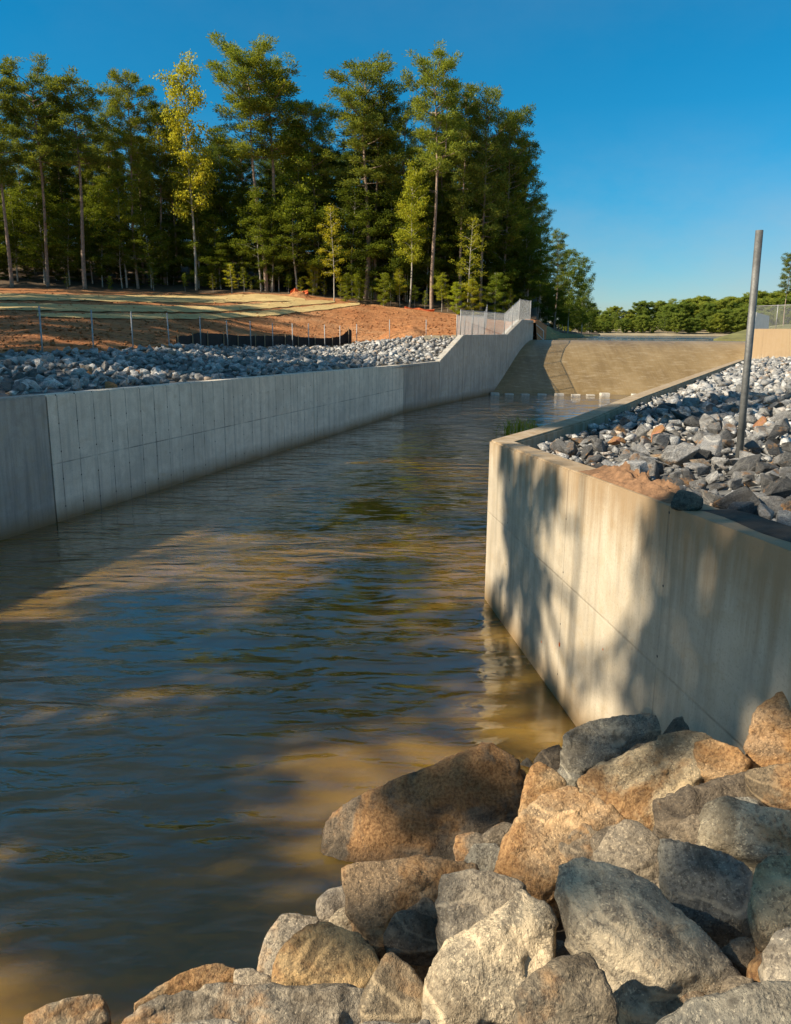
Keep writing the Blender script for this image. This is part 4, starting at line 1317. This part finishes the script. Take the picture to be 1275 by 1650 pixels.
def pine_proto(seed, H=30, base=.55, rad=4.2, fork=False, nb=36, lean=0.0, per=66, dead=6, top_round=.75):
    rs = np.random.RandomState(seed); q = random.Random(seed)
    mb = MB()
    def axis(z):
        return Vector((lean * (max(z, 0) / H) ** 1.3 * H + .22 * math.sin(z * .23 + seed), .18 * math.sin(z * .19 + seed * 2), z))
    zs = [-.5, .6, 2, 5, 9, 13, 17, 21, 24, 27, H - .5]
    zs = [z * H / 30 for z in zs]
    r0 = .26
    mb.tube([axis(z) for z in zs], [r0 * 1.25 if z < 0 else max(.035, r0 * (1 - .9 * (max(z, 0) / H) ** 1.1)) for z in zs], 9)
    if fork:
        z0 = .56 * H
        pts_ = [axis(z0) + Vector((t_ * .16 * (1 - math.exp(-t_ * .8)) * 1.5 if t_ < 3 else 1.05, 0, t_)) for t_ in (0, 1, 2, 3, 6, 9)]
        mb.tube(pts_, [.12, .12, .11, .1, .08, .04], 7)
    cl = []
    for i in range(nb):
        f = (i + q.random()) / nb
        z = H * (base + (1 - base) * f * .97)
        prof_ = (math.sin(math.pi * (0.18 + .82 * (1 - f) ** top_round)) ** .7) if f > .15 else .55 + 2.2 * f
        ln = rad * max(.16, prof_) * q.uniform(.5, 1.15)
        a = i * 2.4 + q.uniform(-.5, .5)
        el = -.12 + .75 * f + q.uniform(-.15, .2)
        p0 = axis(z)
        dv = Vector((math.cos(a) * math.cos(el), math.sin(a) * math.cos(el), math.sin(el)))
        p1 = p0 + dv * ln * .5; p2 = p0 + dv * ln + Vector((0, 0, ln * .14))
        mb.tube([p0, p1, p2], [.05 + .01 * ln, .035 + .005 * ln, .012], 4, False)
        nk = max(3, int(ln * 3.0))
        for k in range(nk):
            g = q.uniform(.42, 1.05)
            c = p0.lerp(p2, g) + Vector((q.gauss(0, .42), q.gauss(0, .42), q.gauss(0.1, .22))) * min(1, ln / 2.4)
            cl.append((c, dv))
    for i in range(dead):                                      # bare stubs below the crown
        z = H * q.uniform(base - .18, base + .03); a = q.uniform(0, 6.28); p0 = axis(z)
        mb.tube([p0, p0 + Vector((math.cos(a), math.sin(a), q.uniform(-.1, .3))) * q.uniform(.7, 2.2)], [.03, .008], 3, False)
    C_ = np.array([c[0][:] for c in cl]); D_ = np.array([c[1][:] for c in cl])
    D_[:, 2] += .55
    idx = np.repeat(np.arange(len(cl)), per)
    off = rs.normal(0, 1, (len(idx), 3)) * np.array([.26, .26, .17])
    v, f = leaf_tris(C_[idx] + off, D_[idx] * .5 + off * 1.2, .40, .048, rs)
    return mesh_py('trunk', mb.v, mb.f, True), mesh_np('crown', v, f)

def broad_proto(seed, H=18, base=.25, rad=3.6, narrow=1.0, nb=34, per=84, leaf=.22, stems=1, droop=0.0):
    rs = np.random.RandomState(seed + 50); q = random.Random(seed + 50)
    mb = MB(); cl = []
    for st_ in range(stems):
        bx, by = (q.uniform(-.5, .5), q.uniform(-.5, .5)) if stems > 1 else (0, 0)
        ox, oy = q.uniform(-.04, .04), q.uniform(-.04, .04)
        ax = lambda z: Vector((bx + ox * z + .15 * math.sin(z * .4 + seed + st_), by + oy * z + .15 * math.sin(z * .33 + st_), z))
        zs = [-.4, 1] + [H * k / 7 for k in range(1, 7)] + [H * .97]
        mb.tube([ax(z) for z in zs], [max(.02, .15 * (1 - .9 * max(z, 0) / H) / math.sqrt(stems)) for z in zs], 7)
        for i in range(nb // stems):
            f = (i + q.random()) / (nb // stems)
            z = H * (base + (1 - base) * f * .96)
            ln = rad * (math.sin(math.pi * min(1, .2 + .78 * f)) ** .75 * narrow + .12) * q.uniform(.5, 1.15)
            a = i * 2.4 + q.uniform(-.6, .6); el = .25 + .5 * f - droop
            dv = Vector((math.cos(a) * math.cos(el), math.sin(a) * math.cos(el), math.sin(el)))
            p0 = ax(z); p2 = p0 + dv * ln
            mb.tube([p0, p0.lerp(p2, .5) + Vector((0, 0, .1 * ln)), p2], [.04, .025, .008], 3, False)
            for k in range(max(2, int(ln * 1.9))):
                g = q.uniform(.3, 1.08)
                cl.append(p0.lerp(p2, g) + Vector((q.gauss(0, .4), q.gauss(0, .4), q.gauss(0, .26))))
    C_ = np.array([c[:] for c in cl])
    idx = np.repeat(np.arange(len(cl)), per)
    off = rs.normal(0, 1, (len(idx), 3)) * np.array([.36, .36, .22])
    dr = rs.normal(0, 1, (len(idx), 3)) * np.array([1, 1, .35]) + np.array([0, 0, -.25])
    v, f = leaf_tris(C_[idx] + off, dr, leaf, leaf * .36, rs, True)
    return mesh_py('trunk', mb.v, mb.f, True), mesh_np('crown', v, f)

PINES = [pine_proto(1, base=.60, rad=4.6, lean=-.05), pine_proto(2, base=.62, rad=3.6, nb=30), pine_proto(3, base=.50, rad=3.9, nb=42, top_round=.9),
         pine_proto(4, base=.58, rad=3.9, fork=True, nb=38), pine_proto(5, base=.42, rad=3.3, nb=46, top_round=1.0), pine_proto(6, base=.35, rad=4.6, nb=56, per=46, top_round=1.1)]
BROADS = [broad_proto(1, base=.3, rad=3.4), broad_proto(2, base=.18, rad=4.0, nb=44), broad_proto(3, base=.33, rad=2.8, nb=34), broad_proto(4, base=.05, rad=3.6, nb=48, stems=3), broad_proto(5, base=.25, rad=2.9, nb=26, per=34, droop=.25), broad_proto(6, H=18, base=.12, rad=6.2, nb=70, per=80, leaf=.36)]
for tset, bark, lf in ((PINES, 'bark', 'pine'), (BROADS, 'bark_pale', 'leaf')):
    for tm, cm in tset: tm.materials.append(M[bark]); cm.materials.append(M[lf])

def zmax(me):
    a_ = np.empty(len(me.vertices) * 3, np.float32); me.vertices.foreach_get('co', a_)
    return float(np.percentile(a_[2::3], 99.7))
ZMAX = {'p': [zmax(p_[1]) for p_ in PINES], 'b': [zmax(p_[1]) for p_ in BROADS]}
def tree(name, proto, H0, loc, h, rz, label, group=None, tint=(1, 1, 1), wide=1.0):
    r_ = empty(name, loc); r_.rotation_euler = (0, 0, rz)
    s = h / H0
    r_.scale = (s * wide, s * wide, s)
    link('trunk', proto[0], None, r_)
    c = link('crown', proto[1], None, r_); c.color = (*tint, 1)
    tag(r_, label, 'tree', group)
    return r_

def place(kind, k, px, topy, Y, label, group=None, tint=(1, 1, 1), wide=1.0, rz=None, name=None):
    g = at(px, 490, Y)
    z = ground_left(g.x, g.y) - .15
    top = at(px, topy, Y).z
    top = z + (top - z) * ((30 if kind == 'p' else 18) / ZMAX[kind][k])
    if kind == 'p' and k < 4: wide *= 1.22
    if kind == 'p': return tree(name or 'pine_tree', PINES[k], 30, (g.x, g.y, z), top - z, rnd.uniform(0, 6.28) if rz is None else rz, label, group, tint, wide)
    return tree(name or 'broadleaf_tree', BROADS[k], 18, (g.x, g.y, z), top - z, rnd.uniform(0, 6.28) if rz is None else rz, label, group, tint, wide)

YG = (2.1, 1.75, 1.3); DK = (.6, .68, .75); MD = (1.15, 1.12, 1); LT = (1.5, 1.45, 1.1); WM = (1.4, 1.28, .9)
# the pines and broadleaf trees one can tell apart, left to right
place('p', 2, 22, 128, 93, 'leftmost dark pine cut by the left edge of the forest', 'edge pines', MD)
place('p', 0, 82, 106, 95, 'tall round-topped pine second from the left edge', 'edge pines', MD, .95, 2)
place('p', 1, 142, 126, 95, 'slim pine with open crown third from the left edge', 'edge pines', MD, 1.15)
place('p', 2, 224, 117, 97, 'narrow upright pine standing alone before the yellow-green tree', 'edge pines', WM, .75)
place('b', 2, 318, 90, 97, 'tall yellow-green broadleaf tree left of the highest pine', 'edge broadleaf trees', YG, .8)
place('p', 2, 268, 165, 100, 'dark pine behind the tall yellow-green broadleaf tree', 'edge pines', MD, .9)
place('p', 0, 427, 63, 97, 'highest pine with broad crown and bare leaning trunk', 'edge pines', LT, 1.0, 0.0)
place('p', 1, 443, 100, 98, 'slim straight pine just right of the highest pine', 'edge pines', WM, 1.25)
place('p', 2, 508, 165, 99, 'mid-height dense pine left of the middle pointed pine', 'edge pines', LT, 1.0)
place('p', 2, 590, 96, 97, 'pointed dense pine in the middle of the forest edge', 'edge pines', MD, 1.1)
place('p', 1, 606, 150, 98, 'thin-trunked pine right beside the middle pointed pine', 'edge pines', MD, 1.0)
place('p', 3, 698, 84, 93, 'tall forked pine with long bare pale trunk', 'edge pines', LT, .85, 0.0)
place('p', 4, 650, 160, 98, 'dense pine filling the gap left of the forked pine', 'edge pines', LT, 1.0)
place('p', 4, 742, 132, 97, 'dense dark pine just right of the forked pine', 'edge pines', MD, 1.0)
place('p', 5, 775, 138, 97, 'ragged pine with branch reaching right near the forest end', 'edge pines', MD, .9)
place('p', 5, 812, 178, 99, 'bushy pine at the right shoulder of the forest', 'edge pines', WM, .95)
place('p', 5, 838, 240, 102, 'dark sloping pine at the right end of the tall forest', 'edge pines', MD, .95)
place('p', 5, 868, 328, 118, 'lower pine standing behind the chain-link corner', 'edge pines', WM, .95)
place('p', 4, 896, 372, 128, 'thin pine on the lake bank with sky behind', 'edge pines', MD, 1.2)
place('b', 1, 918, 402, 135, 'dark round tree on the lake bank beside the thin pine', 'edge broadleaf trees', (.75, .85, .9), .9)
place('b', 1, 940, 415, 142, 'last dark tree at the tip of the left lake bank', 'edge broadleaf trees', (.7, .8, .9), .8)
place('b', 4, 540, 330, 93, 'yellow drooping sapling at the forest edge mid-hill', 'edge broadleaf trees', (2.3, 1.85, 1.1), .9)
place('b', 2, 660, 262, 93.5, 'light green sunlit broadleaf tree left of the forked trunk', 'edge broadleaf trees', (1.75, 1.6, 1.1), .85)
place('b', 4, 752, 350, 92, 'yellow-green sapling right of the forked trunk', 'edge broadleaf trees', (1.9, 1.65, 1.1), 1.0)
place('b', 4, 375, 425, 93.5, 'small bright yellow-green sapling left of the leaning trunk', 'edge broadleaf trees', (2.3, 2.0, 1.0), 1.5)
place('b', 3, 735, 455, 90.5, 'low bright green bush at the foot of the forked pine', 'edge broadleaf trees', (1.7, 1.7, 1.0), 1.3, name='bush')
place('b', 3, 620, 440, 93, 'low olive bush at the forest edge left of the forked pine', 'edge broadleaf trees', (1.2, 1.2, .9), 1.3, name='bush')
place('b', 3, 560, 440, 93.5, 'low olive bush below the yellow drooping sapling', 'edge broadleaf trees', (1.2, 1.2, .9), 1.3, name='bush')
place('b', 0, 440, 330, 97, 'shaded broadleaf tree behind the two bare pine trunks', 'edge broadleaf trees', (1.0, 1.05, .9), 1.1)
place('b', 0, 205, 285, 97, 'olive broadleaf tree below the narrow upright pine', 'edge broadleaf trees', (1.25, 1.2, .9), 1.2)
place('b', 0, 480, 200, 99, 'green broadleaf tree between the slim pine and the dense pine', 'edge broadleaf trees', (1.2, 1.25, 1.0), 1.0)
# forest interior: pines and understorey nobody can tell apart
q = random.Random(31)
for row, (Y0, t0, t1, n) in enumerate(((103, 155, 240, 22), (112, 180, 260, 22), (122, 205, 270, 18))):
    for i in range(n):
        px = -60 + (900 / n) * (i + q.random())
        if px > 835: continue
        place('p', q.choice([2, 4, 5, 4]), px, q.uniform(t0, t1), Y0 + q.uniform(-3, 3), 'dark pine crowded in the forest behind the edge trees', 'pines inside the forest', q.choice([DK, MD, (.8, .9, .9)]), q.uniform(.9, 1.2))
for row, (Y0, t0, t1, n) in enumerate(((98, 300, 390, 26), (104, 280, 340, 26), (113, 270, 330, 24))):
    for i in range(n):
        px = -50 + (905 / n) * (i + q.random())
        if px > 850 - row * 8: continue
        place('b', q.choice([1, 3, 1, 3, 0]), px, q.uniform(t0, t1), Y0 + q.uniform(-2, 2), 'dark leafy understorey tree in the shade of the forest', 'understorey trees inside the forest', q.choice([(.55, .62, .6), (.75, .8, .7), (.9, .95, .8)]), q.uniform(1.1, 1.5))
for row, (Y0, n) in enumerate(((100, 30), (108, 28))):
    for i in range(n):
        px = -50 + (900 / n) * (i + q.random())
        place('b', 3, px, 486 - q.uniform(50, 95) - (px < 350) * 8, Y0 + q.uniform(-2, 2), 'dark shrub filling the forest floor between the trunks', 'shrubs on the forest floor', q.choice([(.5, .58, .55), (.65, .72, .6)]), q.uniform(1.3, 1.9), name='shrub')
for i in range(20):
    px = 862 + i * 5 + q.uniform(-4, 4)
    Y = lerp_tab([(862, 112), (905, 135), (965, 235)], px) + q.uniform(0, 8)
    place('b', q.choice([1, 3]), px, lerp_tab([(862, 430), (905, 470), (960, 508)], px) + q.uniform(-15, 15), Y, 'dark low tree lining the left lake bank', 'low trees on the left lake bank', (.5, .6, .65), 1.2)
EDG = [(345, 440), (395, 430), (405, 452), (465, 440), (485, 448), (505, 420), (522, 452), (548, 455), (578, 440), (598, 462), (630, 455), (645, 430), (668, 460), (685, 468), (712, 440), (722, 472), (760, 450), (775, 470), (800, 440), (820, 465), (300, 440), (250, 430), (180, 445), (110, 440)]
for px, ty in EDG:
    place('b', q.choice([3, 4, 2, 4]), px, ty, lerp_tab(edge_Y, px) + q.uniform(.2, 1.6), 'small leafy sapling at the foot of the forest edge', 'saplings at the forest edge', q.choice([(1.3, 1.3, .9), (1.6, 1.5, 1.0), (1.0, 1.1, .9), (1.8, 1.55, 1.0)]) if px > 320 else (.8, .9, .8), q.uniform(1.0, 1.5), name='sapling')
# far tree line across the lake; bluish leaf tints carry painted haze
k = 0
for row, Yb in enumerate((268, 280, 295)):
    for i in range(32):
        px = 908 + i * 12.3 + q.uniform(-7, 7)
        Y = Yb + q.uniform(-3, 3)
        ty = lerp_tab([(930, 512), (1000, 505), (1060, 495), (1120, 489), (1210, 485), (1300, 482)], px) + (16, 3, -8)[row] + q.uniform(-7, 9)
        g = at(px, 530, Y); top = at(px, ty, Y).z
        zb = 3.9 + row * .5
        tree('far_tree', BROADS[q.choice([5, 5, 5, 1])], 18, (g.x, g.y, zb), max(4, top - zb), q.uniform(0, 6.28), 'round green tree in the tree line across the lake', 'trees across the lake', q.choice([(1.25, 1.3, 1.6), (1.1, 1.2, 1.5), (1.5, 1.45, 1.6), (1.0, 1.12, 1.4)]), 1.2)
g = at(1262, 530, 85)
tree('pine_tree', PINES[2], 30, (g.x, g.y, 4.5), 7.5, 1.0, 'pine at the right edge beyond the abutment wall', 'edge pines')

# trees on the near left bank, outside the picture: they throw the dappled shade
q = random.Random(77)
SH = [(-34, 19, 27), (-38, 12, 22), (-42, 8, 26), (-45, 15, 28), (-39, 18, 26), (-37, 23, 28), (-43, 21, 28), (-47, 27, 28), (-45, 31, 27), (-47, 38, 27), (-50, 33, 28), (-50, 44, 28), (-55, 44, 29), (-52, 52, 28), (-49, 60, 27), (-56, 66, 28), (-58, 76, 28), (-60, 58, 28), (-62, 86, 28), (-55, 84, 26), (-57, 49, 28), (-54, 36, 28)]
for i, (x, y, h) in enumerate(SH):
    z = 2.9 if y < 8 else min(ground_left(x, y), 8)
    k = q.choice([0, 2, 4, 5])
    tree('pine_tree', PINES[k], 30, (x, y, z - .1), h, q.uniform(0, 6.28), 'pine on the near left bank shading the channel', 'pines on the near left bank')

EU = Vector((-SUN_H.y, SUN_H.x, 0)); TE = math.tan(SUN_EL)
def shade_tree(u0, w0, clumps, label, seed):
    """a tall open broadleaf tree with separate limbs, each carrying its own mass of leaves"""
    base = SUN_H * w0 + EU * u0; base.z = 2.9
    rs = np.random.RandomState(seed); q = random.Random(seed)
    cs = []
    for u, v, r_ in clumps:
        w_ = w0 + q.uniform(-2, 2)
        p_ = SUN_H * w_ + EU * u; p_.z = v + w_ * TE
        cs.append((p_ - base, r_))
    H = max(c[0].z for c in cs) + .5
    mb = MB()
    ax = lambda z: Vector((.2 * math.sin(z * .3 + seed), .2 * math.sin(z * .25), z))
    zs = [-.3, 1] + [H * k / 8 for k in range(1, 9)]
    mb.tube([ax(z) for z in zs], [max(.03, .2 * (1 - .9 * max(z, 0) / H)) for z in zs], 8)
    LV, LF, n0 = [], [], 0
    for c, r_ in cs:
        z0 = max(2.5, c.z - .55 * math.hypot(c.x, c.y) - .4)
        a = ax(z0)
        mb.tube([a, a.lerp(c, .55) + Vector((0, 0, -.15)), c], [.07, .05, .015], 5, False)
        n = int(620 * r_ * r_)
        sub = rs.normal(0, 1, (max(5, int(14 * r_)), 3)); sub /= np.linalg.norm(sub, axis=1)[:, None]; sub *= rs.uniform(.2, .85, (len(sub), 1)) * r_
        ctr = sub[rs.randint(0, len(sub), n)] + rs.normal(0, .3 * min(1, r_), (n, 3)) + np.array(c[:])
        v, f = leaf_tris(ctr, rs.normal(0, 1, (n, 3)) * np.array([1, 1, .4]), .26, .1, rs, True)
        LV.append(v); LF.append(f + n0); n0 += len(v)
    root = empty('broadleaf_tree', base)
    mb.build('trunk', M['bark_pale'], root, True)
    link('crown', mesh_np('crown', np.vstack(LV), np.vstack(LF)), M['leaf'], root)
    tag(root, label, 'tree', 'trees on the near left bank')
shade_tree(-7.5, 18, [(-10.2, .6, 1.9), (-9.2, 2.2, 1.1), (-11.3, -.6, 1.4), (-11.6, 1.9, 1.0), (-8.1, -.2, 1.1), (-6.5, .2, .95), (-5.5, -.2, .9), (-5.2, 4.5, .75), (-4.4, 5.2, .85), (-5.3, 5.6, .55), (-5.0, 3.6, .5), (-3.7, 5.0, .5),
    (-9.4, 5.4, .7), (-8.9, 4.6, .55), (-9.8, 4.4, .5), (-10.1, 5.3, .5), (-8.5, 5.7, .45), (-8.9, 3.7, .45), (-4.3, 4.3, .6), (-3.5, 5.6, .55), (-10.4, 6.2, .4), (-10.5, 3.3, .7), (-7.9, 3.3, .4), (-5.6, 2.1, .5), (-12.6, 2.7, .8), (-2.0, 3.9, .45), (-3.2, 2.2, .3), (-9.5, -1.8, 1.3), (-7.5, -1.5, 1.2), (-11.6, -2.2, 1.2), (-12.7, 0, .9), (-8.2, 1.5, .8), (-6.0, -1.6, .7), (-5.0, .1, .6)], 'open broadleaf tree on the near left bank shading the wing wall', 4)
shade_tree(-15.5, 23, [(-17.2, 4.4, 1.2), (-18.6, 4.0, 1.1), (-16, 5.1, .8), (-13, 8.2, 1.0), (-12.4, 9.8, 1.2), (-14.5, 9.2, 1.3), (-15.5, 11, 1.4), (-16.2, 12.6, 1.2), (-13.5, 11.5, .9), (-19.5, 5.6, .9), (-13.6, 3.0, .8), (-20.5, 3.6, 1.0), (-18, 8, .8), (-12.6, 6.2, .5)], 'tall broadleaf tree on the near left bank shading the right riprap', 9)
